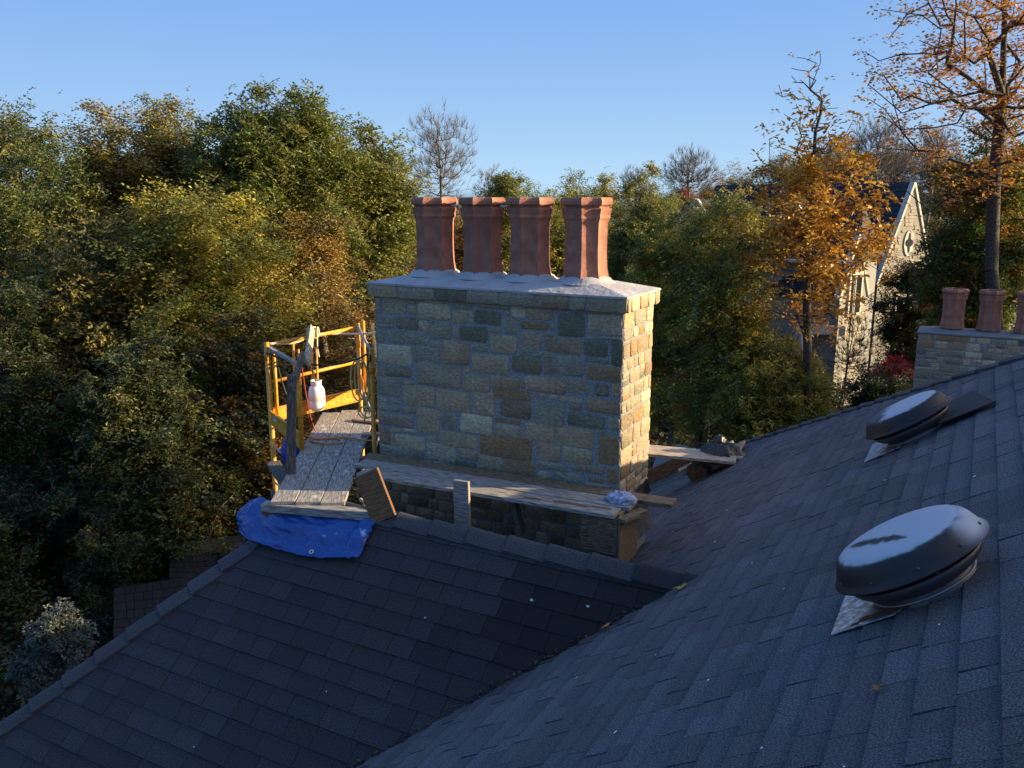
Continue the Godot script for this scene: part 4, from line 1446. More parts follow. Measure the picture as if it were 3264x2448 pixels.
func make_trees() -> void:
	undergrowth()
	far_wood()
	tree("oak_tree", "tall dark green oak with sky showing through its thin crown, trunk bare below", "tall trees in the wooded slope", [-24.9, 17.2, -25.7, -1.95, 16.7, 2.04, 4.06], "dark", [292, 28, 0.62, 0.17, 0.16])
	tree("oak_tree", "tall oak turned gold and brown, beside the thin dark oak", "tall trees in the wooded slope", [-26.2, 19.9, -26.2, -1.55, 19.9, 2.26, 4.49], "gold", [489, 30, 0.62, 0.17, 0.17])
	tree("oak_tree", "narrow russet and olive oak between the gold oak and the big green oak", "tall trees in the wooded slope", [-25.8, 22.4, -25.9, -1.4, 22.3, 1.77, 4.51], "russet", [392, 30, 0.62, 0.17, 0.16])
	tree("oak_tree", "broad green oak, the highest crown of the wooded slope", "tall trees in the wooded slope", [-20.8, 22.8, -21.4, -0.2, 22.5, 3.14, 3.61], "green", [620, 33, 0.66, 0.18, 0.18])
	tree("oak_tree", "green and olive oak reaching towards the chimney pots", "tall trees in the wooded slope", [-19.8, 25.6, -20.0, -0.9, 25.6, 2.34, 3.4], "olive", [392, 30, 0.62, 0.17, 0.15])
	tree("oak_tree", "yellow green oak standing low before the big green oak", "tall trees in the wooded slope", [-19.8, 17.7, -19.8, -3.5, 17.7, 3.11, 3.66], "yellowgreen", [752, 32, 0.58, 0.16, 0.16])
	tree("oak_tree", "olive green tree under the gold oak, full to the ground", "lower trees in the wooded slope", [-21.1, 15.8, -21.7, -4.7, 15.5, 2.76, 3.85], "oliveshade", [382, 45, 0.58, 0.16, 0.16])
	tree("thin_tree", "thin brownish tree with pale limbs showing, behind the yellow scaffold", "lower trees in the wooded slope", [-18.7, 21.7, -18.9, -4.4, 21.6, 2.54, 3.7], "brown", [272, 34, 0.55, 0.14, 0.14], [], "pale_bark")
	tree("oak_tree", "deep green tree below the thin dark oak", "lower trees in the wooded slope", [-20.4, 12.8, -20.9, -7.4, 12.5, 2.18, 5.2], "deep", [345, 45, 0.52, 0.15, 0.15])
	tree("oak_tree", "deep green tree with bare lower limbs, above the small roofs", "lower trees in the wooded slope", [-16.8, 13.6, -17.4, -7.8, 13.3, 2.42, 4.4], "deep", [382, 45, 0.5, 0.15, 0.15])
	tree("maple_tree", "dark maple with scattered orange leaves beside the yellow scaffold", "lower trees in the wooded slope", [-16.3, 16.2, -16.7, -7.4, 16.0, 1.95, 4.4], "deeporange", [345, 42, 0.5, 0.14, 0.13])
	tree("thin_tree", "sparse olive tree with slender pale limbs beside the chimney pots", "lower trees in the wooded slope", [-22.1, 30.1, -22.2, -3.4, 30.1, 1.91, 4.73], "sparse", [199, 28, 0.6, 0.14, 0.13], [], "pale_bark")
	tree("maple_tree", "half hidden orange maple low between the oak trunks", "trees deep in the wood", [-40.4, 25.8, -40.9, -5.6, 25.5, 2.79, 3.52], "orange", [199, 37, 0.6, 0.16, 0.14])
	tree("maple_tree", "brown maple behind the trunk of the olive tree", "trees deep in the wood", [-36.9, 30.0, -37.4, -8.0, 29.7, 4.27, 4.93], "brown", [255, 37, 0.7, 0.18, 0.16])
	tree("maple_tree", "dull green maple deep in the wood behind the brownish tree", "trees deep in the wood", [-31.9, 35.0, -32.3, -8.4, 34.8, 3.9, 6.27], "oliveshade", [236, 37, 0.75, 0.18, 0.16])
	tree("maple_tree", "russet brown maple behind the stone chimney", "trees deep in the wood", [-28.7, 39.0, -28.9, -8.7, 38.9, 3.2, 6.5], "russet", [218, 37, 0.7, 0.18, 0.16])
	tree("poplar_tree", "small green tree top showing between the first two chimney pots", "tree tops behind the chimney pots", [-23.2, 42.0, -23.2, -2.2, 42.0, 1.63, 3.21], "poplar", [207, 40, 0.55, 0.16, 0.12])
	tree("poplar_tree", "small pointed green tree top above the third chimney pot", "tree tops behind the chimney pots", [-22.6, 44.6, -22.6, -2.5, 44.6, 1.22, 3.13], "poplar", [171, 37, 0.5, 0.16, 0.12])
	tree("poplar_tree", "bushy green tree top just before the last chimney pot", "tree tops behind the chimney pots", [-21.4, 47.5, -21.4, -2.3, 47.6, 1.49, 3.55], "poplar", [207, 40, 0.55, 0.16, 0.12])
	tree("poplar_tree", "yellowish tree top rising past the last chimney pot", "tree tops behind the chimney pots", [-20.9, 50.1, -20.9, -2.5, 50.1, 1.15, 3.59], "yellowgreen", [171, 37, 0.5, 0.16, 0.12])
	tree("maple_tree", "brown and green maple filling the gap below the chimney pots", "tree tops behind the chimney pots", [-23.0, 37.6, -23.1, -4.1, 37.5, 2.09, 3.77], "brown", [199, 37, 0.65, 0.16, 0.14])
	tree("maple_tree", "green maple filling the gap between the last two pots", "tree tops behind the chimney pots", [-17.4, 36.1, -17.4, -3.6, 36.1, 2.32, 3.53], "yellowgreen", [236, 37, 0.65, 0.16, 0.14])
	tree("poplar_tree", "full green tree beside the last chimney pot", "small leaved trees by the stone mansion", [-12.0, 33.3, -12.0, -3.9, 33.3, 1.8, 4.99], "poplar", [516, 49, 0.5, 0.14, 0.13])
	tree("birch_tree", "slender green and yellow birch next to the sunlit chimney side", "small leaved trees by the stone mansion", [-8.1, 25.2, -8.1, -3.7, 25.2, 1.68, 3.49], "birch", [414, 38, 0.42, 0.11, 0.1], [], "pale_bark")
	tree("birch_tree", "taller green birch with two dark stems before the mansion wall", "small leaved trees by the stone mansion", [-6.8, 23.6, -6.4, -3.5, 23.8, 1.48, 3.47], "birch", [393, 35, 0.42, 0.11, 0.1], [], "pale_bark")
	tree("birch_tree", "low bushy birch with bright yellow green leaves by the grey wall", "small leaved trees by the stone mansion", [-5.3, 23.3, -4.9, -5.4, 23.5, 1.95, 1.67], "birch", [370, 35, 0.4, 0.11, 0.09], [], "pale_bark")
	tree("maple_tree", "young maple full of orange leaves in front of the stone mansion", "orange autumn trees by the mansion", [-3.8, 23.0, -3.9, -0.9, 23.0, 2.0, 2.75], "orange", [280, 7, 0.42, 0.2, 0.10], [[-4.3, 1.4, 23.3, 1.0, 2.1, 120, 0.14]])
	tree("oak_tree", "tall oak with russet leaves on long bare limbs", "orange autumn trees by the mansion", [0.6, 26.5, -0.2, 3.0, 26.1, 3.3, 3.6], "russetorange", [418, 9, 0.5, 0.15, 0.15])
	tree("oak_tree", "dark green oak with orange sprays behind the far chimney", "orange autumn trees by the mansion", [0.3, 28.7, -0.2, -1.9, 28.4, 1.78, 3.73], "greenorange", [418, 42, 0.48, 0.14, 0.2])
	tree("maple_tree", "golden orange maple glowing beside the dark green oak", "orange autumn trees by the mansion", [0.7, 31.2, 0.7, -0.7, 31.1, 1.28, 2.04], "orange", [163, 37, 0.45, 0.15, 0.14])
	tree("red_shrub", "small bright red shrub by the mansion steps", "shrubs by the mansion", [-2.7, 28.2, -2.2, -5.3, 28.4, 0.8, 0.35], "red", [47, 37, 0.2, 0.08, 0.05])
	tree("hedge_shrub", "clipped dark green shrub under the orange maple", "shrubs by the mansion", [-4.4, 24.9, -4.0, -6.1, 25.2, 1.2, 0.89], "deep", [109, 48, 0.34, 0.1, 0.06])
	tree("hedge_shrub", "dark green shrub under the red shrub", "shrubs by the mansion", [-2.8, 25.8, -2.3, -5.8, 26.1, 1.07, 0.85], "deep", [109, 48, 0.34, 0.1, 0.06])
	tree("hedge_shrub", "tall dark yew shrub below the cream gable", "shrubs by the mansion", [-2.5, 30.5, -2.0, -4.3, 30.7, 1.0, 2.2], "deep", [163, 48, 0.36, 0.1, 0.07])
	tree("silver_shrub", "silvery grey leaved shrub below the shingled hip", "shrubs beside the house", [-12.5, 8.6, -13.4, -8.3, 8.1, 0.65, 1.27], "silver", [126, 42, 0.2, 0.075, 0.05])
	tree("hedge_shrub", "small yellow green shrub at the foot of the silvery shrub", "shrubs beside the house", [-11.4, 8.0, -12.2, -8.3, 7.6, 0.41, 0.55], "yellowgreen", [47, 37, 0.16, 0.07, 0.04])
	bare_tree("bare grey tree with fine upswept twigs behind the green oaks", "bare trees", [-25.3, 38.6, -25.3, 1.7, 38.6, 2.06, 2.77], 546, 0.078)
	bare_tree("small faint bare tree beside the first chimney pot", "bare trees", [-30.9, 53.7, -30.9, 0.3, 53.7, 1.47, 1.72], 260, 0.060)
	bare_tree("bare round tree with a few brown leaves above the mansion roof", "bare trees", [-23.5, 76.0, -23.6, 1.8, 76.0, 2.63, 2.42], 546, 0.096)
	bare_tree("pale thin bare tree beyond the bushy green tops", "bare trees", [-32.6, 87.0, -32.6, 0.9, 87.0, 2.33, 2.07], 338, 0.084)
	bare_tree("wide bare tree on the brown hill over the mansion ridge", "bare trees", [-8.5, 80.8, -8.8, 3.2, 80.6, 3.08, 3.37], 624, 0.120)
	bare_tree("bare tree on the hill between the cream gable and the oak", "bare trees", [-4.9, 88.5, -5.1, 2.8, 88.3, 2.95, 3.41], 546, 0.120)
	bare_tree("slim bare tree on the hill before the orange maple crown", "bare trees", [-13.8, 89.3, -14.0, 2.6, 89.2, 2.24, 2.81], 390, 0.096)
	bare_tree("grey leafless shrub below the small lit gable", "bare trees", [-3.7, 28.7, -3.4, -4.8, 28.9, 0.92, 1.05], 260, 0.030)
	tree("hill_tree", "brown rounded tree on the hill crest, first from the bare round tree", "brown trees on the far hill", [-27.2, 104.8, -27.2, -1.2, 104.8, 4.15, 4.02], "brown", [141, 74, 1.3, 0.20, .2])
	tree("hill_tree", "golden brown tree on the hill behind the orange maple", "brown trees on the far hill", [-20.4, 102.8, -20.4, 0.1, 102.8, 4.21, 3.99], "gold", [141, 74, 1.3, 0.20, .2])
	tree("hill_tree", "dull brown hill tree above the long mansion roof", "brown trees on the far hill", [-15.9, 110.9, -15.9, 1.3, 110.9, 4.42, 4.25], "brown", [163, 74, 1.3, 0.20, .2])
	tree("hill_tree", "tall brown hill tree behind the cream gable", "brown trees on the far hill", [-9.8, 108.6, -9.8, 0.5, 108.6, 4.21, 4.36], "twig", [163, 74, 1.3, 0.20, .2])
	tree("hill_tree", "grey brown rounded hill tree by the tall oak", "brown trees on the far hill", [-4.6, 109.1, -4.6, 0.6, 109.1, 4.13, 4.4], "twig", [163, 74, 1.3, 0.20, .2])
	tree("hill_tree", "dark brown hill tree hidden behind the tall oak", "brown trees on the far hill", [0.4, 116.4, 0.4, 0.5, 116.4, 4.3, 4.45], "brown", [141, 74, 1.3, 0.20, .2])
	tree("hill_tree", "orange brown tree under the bare round tree", "brown trees on the far hill", [-23.1, 83.1, -23.1, -1.7, 83.1, 2.21, 2.44], "orange", [117, 62, .9, 0.17, .18])
	tree("hill_tree", "small scarlet tree beside the mansion roof", "brown trees on the far hill", [-24.5, 77.8, -24.5, -1.3, 77.8, 1.35, 1.82], "scarlet", [93, 62, .7, 0.15, .15])
	tree("hill_tree", "olive green tree beyond the chimney cap", "brown trees on the far hill", [-24.9, 71.8, -24.9, -2.5, 71.8, 2.37, 2.74], "olive", [117, 74, 1., 0.15, .18])
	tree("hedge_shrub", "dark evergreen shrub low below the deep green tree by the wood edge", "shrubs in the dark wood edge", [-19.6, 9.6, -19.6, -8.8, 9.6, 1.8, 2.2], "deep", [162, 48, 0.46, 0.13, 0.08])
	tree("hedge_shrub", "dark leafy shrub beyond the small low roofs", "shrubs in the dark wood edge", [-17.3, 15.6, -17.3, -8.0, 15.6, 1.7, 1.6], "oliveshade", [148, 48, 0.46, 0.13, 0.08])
	tree("oak_tree", "tall oak beyond the end of the far wing, on the sunny side", "unseen shade trees added on the sunny side", [19.0, 30.0, 19.0, 1.0, 30.0, 3.4, 5.2], "olive", [260, 34, 0.7, 0.2, 0.2])  # this oak and the next two: out of view, added to shade the lower wood
	tree("oak_tree", "second tall oak beyond the far wing, on the sunny side", "unseen shade trees added on the sunny side", [23.0, 36.5, 23.0, 1.2, 36.5, 3.4, 5.6], "green", [260, 34, 0.7, 0.2, 0.2])
	tree("oak_tree", "third tall oak on the sunny side, deep beyond the far wing", "unseen shade trees added on the sunny side", [21.0, 43.5, 21.0, 0.6, 43.5, 3.4, 5.4], "gold", [260, 34, 0.7, 0.2, 0.2])
	tree("oak_tree", "olive oak filling the gap behind the gold and russet oaks", "tall trees in the wooded slope", [-30.5, 26.0, -30.5, -0.3, 26.0, 2.6, 4.2], "olive", [312, 22, 0.6, 0.17, 0.16])
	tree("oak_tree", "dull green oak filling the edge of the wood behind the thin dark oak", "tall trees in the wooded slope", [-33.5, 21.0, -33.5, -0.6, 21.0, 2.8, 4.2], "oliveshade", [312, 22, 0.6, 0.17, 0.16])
	tree("birch_tree", "slim yellowing birch between the bushy birch and the orange maple, before the mansion roof", "small leaved trees by the stone mansion", [-8.0, 29.0, -7.6, -2.4, 29.2, 1.5, 2.6], "birch", [260, 26, 0.42, 0.12, 0.09], [], "pale_bark")


# ---------------------------------------------------------------- roof vents

func make_roof_vents() -> void:
	var b := Basis(Vector3(0, 0, -1), Vector3(-PITCH_B, 1, 0).normalized(), Vector3(-1, -PITCH_B, 0).normalized())
	var f := FastNoiseLite.new()
	f.seed = 17
	f.frequency = 2.2
	var paint := mat("vent_paint", grey(1.0), 0.62, null)
	var words := ["large round roof vent with a frosted top and a dark wiped streak", "smaller looking round roof vent farther up the slope beside a lifted shingle sheet"]
	for i in 2:
		var u: float = [-0.085, -0.365][i]
		var v: float = [4.565, 8.36][i]
		var t := thing("roof_vent", words[i], "roof vent", W(u, y_b(u), v), "round vents on the long roof")
		t.basis = b
		var prof := [Vector2(0.0, 0.318), Vector2(0.08, 0.318), Vector2(0.16, 0.316), Vector2(0.23, 0.311), Vector2(0.28, 0.305), Vector2(0.315, 0.294), Vector2(0.338, 0.278), Vector2(0.355, 0.254), Vector2(0.368, 0.227), Vector2(0.378, 0.204), Vector2(0.392, 0.187), Vector2(0.402, 0.177), Vector2(0.402, 0.172), Vector2(0.385, 0.173), Vector2(0.36, 0.187), Vector2(0.30, 0.194)]
		var st := begin(true)
		var n := 96
		var fine := []
		for k in prof.size() - 1:
			for s in 3:
				fine.append(prof[k].lerp(prof[k + 1], s / 3.0))
		fine.append(prof[prof.size() - 1])
		var pts := []
		for k in fine.size():
			var ring := []
			for j in n + 1:
				var a := TAU * j / n
				ring.append(Vector3(cos(a) * fine[k].x, fine[k].y, sin(a) * fine[k].x))
			pts.append(ring)
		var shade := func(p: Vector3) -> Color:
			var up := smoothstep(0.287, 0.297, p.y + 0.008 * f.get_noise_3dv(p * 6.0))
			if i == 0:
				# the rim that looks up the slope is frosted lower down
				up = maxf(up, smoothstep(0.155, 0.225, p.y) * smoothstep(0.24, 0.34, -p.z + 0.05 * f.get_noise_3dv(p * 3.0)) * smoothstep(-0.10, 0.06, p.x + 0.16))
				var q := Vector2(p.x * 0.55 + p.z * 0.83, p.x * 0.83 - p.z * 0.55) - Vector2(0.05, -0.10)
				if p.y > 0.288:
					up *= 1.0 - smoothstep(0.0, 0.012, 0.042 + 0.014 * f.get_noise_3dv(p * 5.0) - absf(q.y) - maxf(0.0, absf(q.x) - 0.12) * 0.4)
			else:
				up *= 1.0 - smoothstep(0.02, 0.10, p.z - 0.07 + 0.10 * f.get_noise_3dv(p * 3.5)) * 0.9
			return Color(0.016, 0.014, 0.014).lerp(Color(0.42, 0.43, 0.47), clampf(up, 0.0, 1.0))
		for k in fine.size() - 1:
			for j in n:
				for q in [[k, j], [k, j + 1], [k + 1, j + 1], [k, j], [k + 1, j + 1], [k + 1, j]]:
					var p: Vector3 = pts[q[0]][q[1]]
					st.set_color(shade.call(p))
					st.add_vertex(p)
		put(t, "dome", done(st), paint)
		put(t, "neck", lathe([Vector2(0.265, 0.0), Vector2(0.25, 0.02), Vector2(0.235, 0.12), Vector2(0.25, 0.18), Vector2(0.32, 0.20)], 40), mat("vent_neck", Color(0.05, 0.05, 0.055), 0.45))
		put(t, "skirt", lathe([Vector2(0.25, 0.05), Vector2(0.30, 0.075), Vector2(0.335, 0.105), Vector2(0.35, 0.14), Vector2(0.34, 0.141), Vector2(0.31, 0.10), Vector2(0.24, 0.08)], 40), mat("vent_neck", Color(0.05, 0.05, 0.055), 0.45))
		put(t, "seam_ring", lathe([Vector2(0.262, 0.028), Vector2(0.268, 0.031), Vector2(0.262, 0.034)], 40), mats["steel"])
		put(t, "flashing_plate", box_mesh(Vector3(0.33, 0.004, 0.17), 0.002), mats["galvanised"], Transform3D(Basis.IDENTITY, Vector3(0.02, 0.024, 0.29)))
		var shift := Vector3(0, 0, 0.08)
		# rust along the plate's near edge
		var r := RandomNumberGenerator.new()
		r.seed = 31 + i
		var ru := begin()
		for k in 7:
			var z0 := 0.36 - 0.08 - 0.04 * k
			var x0 := -0.325 + (0.02 if k > 0 else 0.0)
			var w := 0.035 + 0.008 * k + r.randf_range(-0.006, 0.01)
			if i == 0:
				quad(ru, Vector3(x0 + 0.03, 0.0295, z0), Vector3(x0 + 0.03 + w, 0.0295, z0 - 0.01), Vector3(x0 + 0.035 + w, 0.0295, z0 - 0.05), Vector3(x0 + 0.03, 0.0295, z0 - 0.045), Vector3(0, -1, 0))
			elif k < 2:
				quad(ru, Vector3(x0 + 0.03, 0.0295, z0 - 0.1), Vector3(x0 + 0.05, 0.0295, z0 - 0.1), Vector3(x0 + 0.05, 0.0295, z0 - 0.16), Vector3(x0 + 0.03, 0.0295, z0 - 0.15), Vector3(0, -1, 0))
		put(t, "rust_stain", done(ru), mats["rust"], Transform3D(Basis.IDENTITY, shift))
		for k in 10:
			var a := 0.25 + TAU * k / 10.0
			put(t, "screw", lathe([Vector2(0.0, 0.008), Vector2(0.008, 0.006), Vector2(0.010, 0.0)], 8), mats["vent_neck"], Transform3D(Basis(Vector3.UP, -a) * Basis(Vector3(0, 0, 1), -PI * 0.42), Vector3(cos(a) * 0.374, 0.213, sin(a) * 0.374)))
		for k in 3:
			var a := 0.6 + TAU * k / 3.0
			put(t, "bracket", box_mesh(Vector3(0.012, 0.03, 0.006), 0.002), mats["vent_neck"], Transform3D(Basis(Vector3.UP, a), Vector3(cos(a) * 0.33, 0.165, -sin(a) * 0.33)))
	# lifted sheet of shingles beside the upper vent
	var st := begin()
	var q := []
	for p in [[-0.16, 8.10, 0.075], [0.24, 8.13, 0.05], [0.04, 9.25, 0.02], [-0.32, 9.05, 0.03]]:
		q.append(W(p[0], y_b(p[0]), p[1]) + b.y * p[2])
	var under: Vector3 = (q[0] + q[2]) * 0.5 - b.y
	st.set_color(grey(0.06))
	quad(st, q[0], q[1], q[2], q[3], under)
	for k in 4:
		var n := (k + 1) % 4
		quad(st, q[k], q[n], q[n] - b.y * 0.012, q[k] - b.y * 0.012, (q[0] + q[2]) * 0.5)
	tag(put(self, "shingle_sheet", done(st), mats["shingle"]), "loose sheet of grey shingles lifted at one edge beside the upper roof vent", "shingle")


# ---------------------------------------------------------------- scaffold

func make_scaffold() -> void:
	var t := thing("scaffold", "yellow steel scaffold frame with guard rails and toe boards next to the stone chimney", "scaffold")
	var p1 := Vector2(-8.13, 8.2)
	var p2 := Vector2(-7.02, 7.56)
	var p3 := Vector2(-7.74, 9.6)
	var p4 := Vector2(-6.42, 8.2)
	var y := mats["yellow"] as Material
	var post := func(p: Vector2, y0: float, y1: float, rad := 0.031) -> void:
		put(t, "post", pipe_mesh([W(p.x, y0, p.y), W(p.x, (y0 + y1) * 0.5, p.y), W(p.x, y1, p.y)], rad, 10), y)
	post.call(p1, -H, -1.86, 0.035)
	post.call(p1 + Vector2(0.075, 0.04), -2.9, -1.98, 0.026)
	post.call(p2, -3.0, -1.9)
	post.call(p3, -H, -1.76)
	post.call(p3 + Vector2(0.10, 0.0), -2.75, -1.72, 0.026)
	post.call(p4, -H, -1.80, 0.029)
	for s in [0.27, 0.46]:
		var m := p1.lerp(p3, s)
		post.call(m, -2.9, -1.9, 0.018)
		post.call(m + Vector2(0.07, 0.02), -2.9, -2.0, 0.016)
	var rail := func(called: String, a: Vector2, ya: float, b: Vector2, yb: float, rad: float, m: Material) -> void:
		put(t, called, pipe_mesh([W(a.x, ya, a.y), W((a.x + b.x) * 0.5, (ya + yb) * 0.5, (a.y + b.y) * 0.5), W(b.x, yb, b.y)], rad, 10), m)
	rail.call("guard_rail", p1, -1.90, p3, -1.82, 0.026, y)
	rail.call("guard_rail", p1, -2.40, p3, -2.31, 0.025, y)
	rail.call("guard_rail", p3, -1.80, p4, -1.84, 0.019, mats["steel"])
	rail.call("guard_rail", p3, -2.62, p4, -2.66, 0.016, mats["steel"])
	for e in [[p1, p3, -2.84, -2.80], [p1, p2, -2.86, -2.88]]:
		var a := W(e[0].x, e[2], e[0].y)
		var b := W(e[1].x, e[3], e[1].y)
		var xf := along(a, b)
		var l := a.distance_to(b) * 0.5
		put(t, "toe_board", box_mesh(Vector3(l, 0.085, 0.006), 0.002), y, xf)
		for s in [-1.0, 1.0]:
			put(t, "toe_board_lip", box_mesh(Vector3(l, 0.006, 0.018), 0.002), y, xf * Transform3D(Basis.IDENTITY, Vector3(0, s * 0.088, 0.012)))
	var p34 := p3.lerp(p4, 0.32)
	var pa := W(p3.x, -2.55, p3.y)
	var pb := W(p34.x, -2.57, p34.y)
	put(t, "toe_board", box_mesh(Vector3(pa.distance_to(pb) * 0.5, 0.10, 0.006), 0.002), y, along(pa, pb))
	# frame end below the platform: legs and rungs
	post.call(p2 + Vector2(-0.32, 0.18), -H, -3.02)
	for i in 9:
		rail.call("rung", p1, -3.26 - 0.26 * i, p2 + Vector2(-0.32, 0.18), -3.28 - 0.26 * i, 0.014, mats["steel"])
	for i in 4:
		rail.call("rung", p4, -3.10 - 0.30 * i, p4 + Vector2(-0.35, 0.55), -3.10 - 0.30 * i, 0.014, mats["steel"])
	for p in [p1, p3, p4]:
		put(t, "coupling", pipe_mesh([W(p.x, -2.10, p.y), W(p.x, -2.05, p.y), W(p.x, -2.0, p.y)], 0.036, 10), y)
		put(t, "pin", pipe_mesh([W(p.x - 0.06, -2.03, p.y), W(p.x, -2.03, p.y), W(p.x + 0.06, -2.03, p.y)], 0.008, 6), mats["steel"])
	var st := lerpf(0.0, 1.0, 0.12)
	var sp := p1.lerp(p2, st + 0.04)
	var sxf := along(W(p1.x, -2.86, p1.y), W(p2.x, -2.88, p2.y))
	var so := Transform3D(sxf.basis, W(sp.x, -2.85, sp.y) + sxf.basis.z * 0.0085)
	put(t, "sticker", box_mesh(Vector3(0.06, 0.03, 0.001), 0.0003), mats["white_paint"], so)
	put(t, "sticker_stripe", box_mesh(Vector3(0.058, 0.011, 0.0013), 0.0003), mat("sticker_blue", Color(0.05, 0.16, 0.5), 0.5), so * Transform3D(Basis.IDENTITY, Vector3(0, 0.01, 0.0004)))
	# timber bar over the gateway
	var tb := along(W(p1.x + 0.05, -1.93, p1.y), W(p2.x + 0.03, -1.95, p2.y))
	put(t, "gate_bar", box_mesh(Vector3(0.64, 0.018, 0.03), 0.004), mats["old_wood"], tb)


func board(called: String, label: String, group: String, a: Vector3, b: Vector3, thick: float, wide: float, m: String, up := Vector3.UP, category := "board") -> MeshInstance3D:
	var o := put(self, called, box_mesh(Vector3(a.distance_to(b) * 0.5, thick * 0.5, wide * 0.5), 0.005), mats[m], along(a, b, up))
	tag(o, label, category, group)
	return o


func make_boards() -> void:
	# three planks from the ridge end back to the scaffold
	var d := Vector2(-0.539, 0.842)
	var n := Vector2(0.842, 0.539)
	var o := Vector2(-6.06, 6.02)
	var words := ["worn scaffold plank at the outer edge of the platform behind the blue tarp", "worn middle scaffold plank of the platform behind the blue tarp", "worn scaffold plank of the platform on the side of the stone chimney"]
	for i in 3:
		var a: Vector2 = o + n * (0.125 + 0.252 * i) + d * [0.02, 0.0, -0.03][i]
		var b: Vector2 = a + d * [3.62, 3.78, 3.70][i]
		var y: float = -3.022 - 0.004 * i
		board("scaffold_plank", words[i], "planks of the scaffold platform", W(a.x, y, a.y), W(b.x, y + 0.01, b.y), 0.042, 0.245, "old_wood", Vector3.UP, "plank")
	# walk along the chimney front
	var wv := [7.28, 7.535, 7.765]
	var wa := [-5.80, -6.02, -6.12]
	var wb := [-2.86, -2.80, -2.46]
	var wy := [-2.975, -2.972, -2.968]
	var ww := ["front plank of the walk along the chimney, brown mortar spilled on it", "middle plank of the walk along the chimney front", "back plank of the walk against the chimney, sticking out past the others"]
	for i in 3:
		var v: float = wv[i]
		var tilt := func(u: float) -> float: return v + 0.07 * (u + 4.3)
		board("scaffold_plank", ww[i], "planks of the walk before the chimney", W(wa[i], wy[i], tilt.call(wa[i])), W(wb[i], wy[i] - 0.02, tilt.call(wb[i])), 0.04, [0.235, 0.24, 0.21][i], "old_wood" if i < 2 else "plywood", Vector3.UP, "plank")
	# spilled mortar on the walk
	var r := RandomNumberGenerator.new()
	r.seed = 41
	var plank := find_child("scaffold_plank_003", false, false) as MeshInstance3D
	if plank != null:
		var inv := plank.transform.affine_inverse()
		for s in [[-3.35, 7.36, 0.24, 0.045], [-3.75, 7.30, 0.14, 0.03], [-3.05, 7.40, 0.14, 0.035]]:
			var st := begin()
			var pts := []
			for j in 16:
				var a := TAU * j / 16
				var k := r.randf_range(0.65, 1.1)
				pts.append(inv * W(s[0] + cos(a) * s[2] * k, -2.951 - 0.02 * (s[0] + 5.8) / 2.94, s[1] + sin(a) * s[3] * k + 0.07 * cos(a) * s[2]))
			var mid: Vector3 = Vector3.ZERO
			for p in pts:
				p.y = 0.0215
				mid += p / 16.0
			mid.y = 0.024
			for j in 16:
				var e1: Vector3 = pts[j]
				var e2: Vector3 = pts[(j + 1) % 16]
				e1.y = 0.0213
				e2.y = 0.0213
				tri(st, mid, e1, e2, mid - Vector3(0, 1, 0))
			put(plank, "mortar_stain", done(st), mat("spilled", Color(0.14, 0.085, 0.05), 0.9))
	# dried mortar splashes on the platform planks
	for i in 26:
		var q := o + d * r.randf_range(0.1, 3.3) + n * r.randf_range(0.06, 0.70)
		var k := int(n.dot(q - o) / 0.252)
		var pl := find_child("scaffold_plank" if k == 0 else "scaffold_plank_%03d" % k, false, false) as MeshInstance3D
		if pl == null:
			continue
		var at: Vector3 = pl.transform.affine_inverse() * W(q.x, -3.0, q.y)
		at.y = 0.0212
		if absf(at.z) < 0.10:
			put(pl, "mortar_splash", spot_mesh(r.randf_range(0.015, 0.05), r), mat("dried_mortar", Color(0.46, 0.44, 0.41), 0.95), Transform3D(Basis(Vector3.UP, r.randf() * TAU).scaled(Vector3(1.6, 0.5, 1.0)), at))
	# timbers at the near end
	board("timber", "square edged timber carrying the near ends of the platform planks over the tarp", "", W(-6.20, -3.085, 6.075), W(-5.03, -3.085, 6.42), 0.085, 0.13, "old_wood", Vector3.UP, "timber")
	board("timber", "short brown timber stub under the outer plank end by the blue tarp", "", W(-6.24, -3.165, 6.12), W(-5.98, -3.165, 6.13), 0.05, 0.09, "brown_wood", Vector3.UP, "timber")
	board("timber", "thin light batten end poking out between platform planks and leaning board", "", W(-5.35, -3.03, 6.62), W(-5.12, -3.04, 6.50), 0.03, 0.10, "pale_wood", Vector3.UP, "timber")
	var lean := Transform3D(Basis(Vector3(0, 0, 1), deg_to_rad(29.0)) * Basis(Vector3.UP, deg_to_rad(14.0)) * Basis(Vector3.RIGHT, deg_to_rad(-8.0)), W(-5.02, -2.88, 6.40))
	tag(put(self, "leaning_board", box_mesh(Vector3(0.135, 0.25, 0.02), 0.004), mats["brown_wood"], lean), "wide brown board leaning on the ridge cap, its edge glowing in the sun", "board")
	var stub := Transform3D(Basis(Vector3.UP, deg_to_rad(4.0)) * Basis(Vector3(0, 0, 1), deg_to_rad(1.0)), W(-4.43, -3.13, 7.06))
	tag(put(self, "timber", box_mesh(Vector3(0.088, 0.31, 0.022), 0.005), mats["old_wood"], stub), "grey timber upright standing on end before the plank walk", "timber")
	# plywood box carrying the walk's end
	var b := thing("plywood_box", "weathered plywood support box under the end of the plank walk", "support box", W(-3.0, -3.3, 7.5))
	put(b, "front_sheet", box_mesh(Vector3(0.19, 0.19, 0.01), 0.003), mats["plywood"], Transform3D(Basis.IDENTITY, Vector3(-0.02, 0.09, 0.19)))
	put(b, "side_sheet", box_mesh(Vector3(0.01, 0.26, 0.25), 0.003), mats["plywood"], Transform3D(Basis.IDENTITY, Vector3(0.185, 0.0, -0.05)))
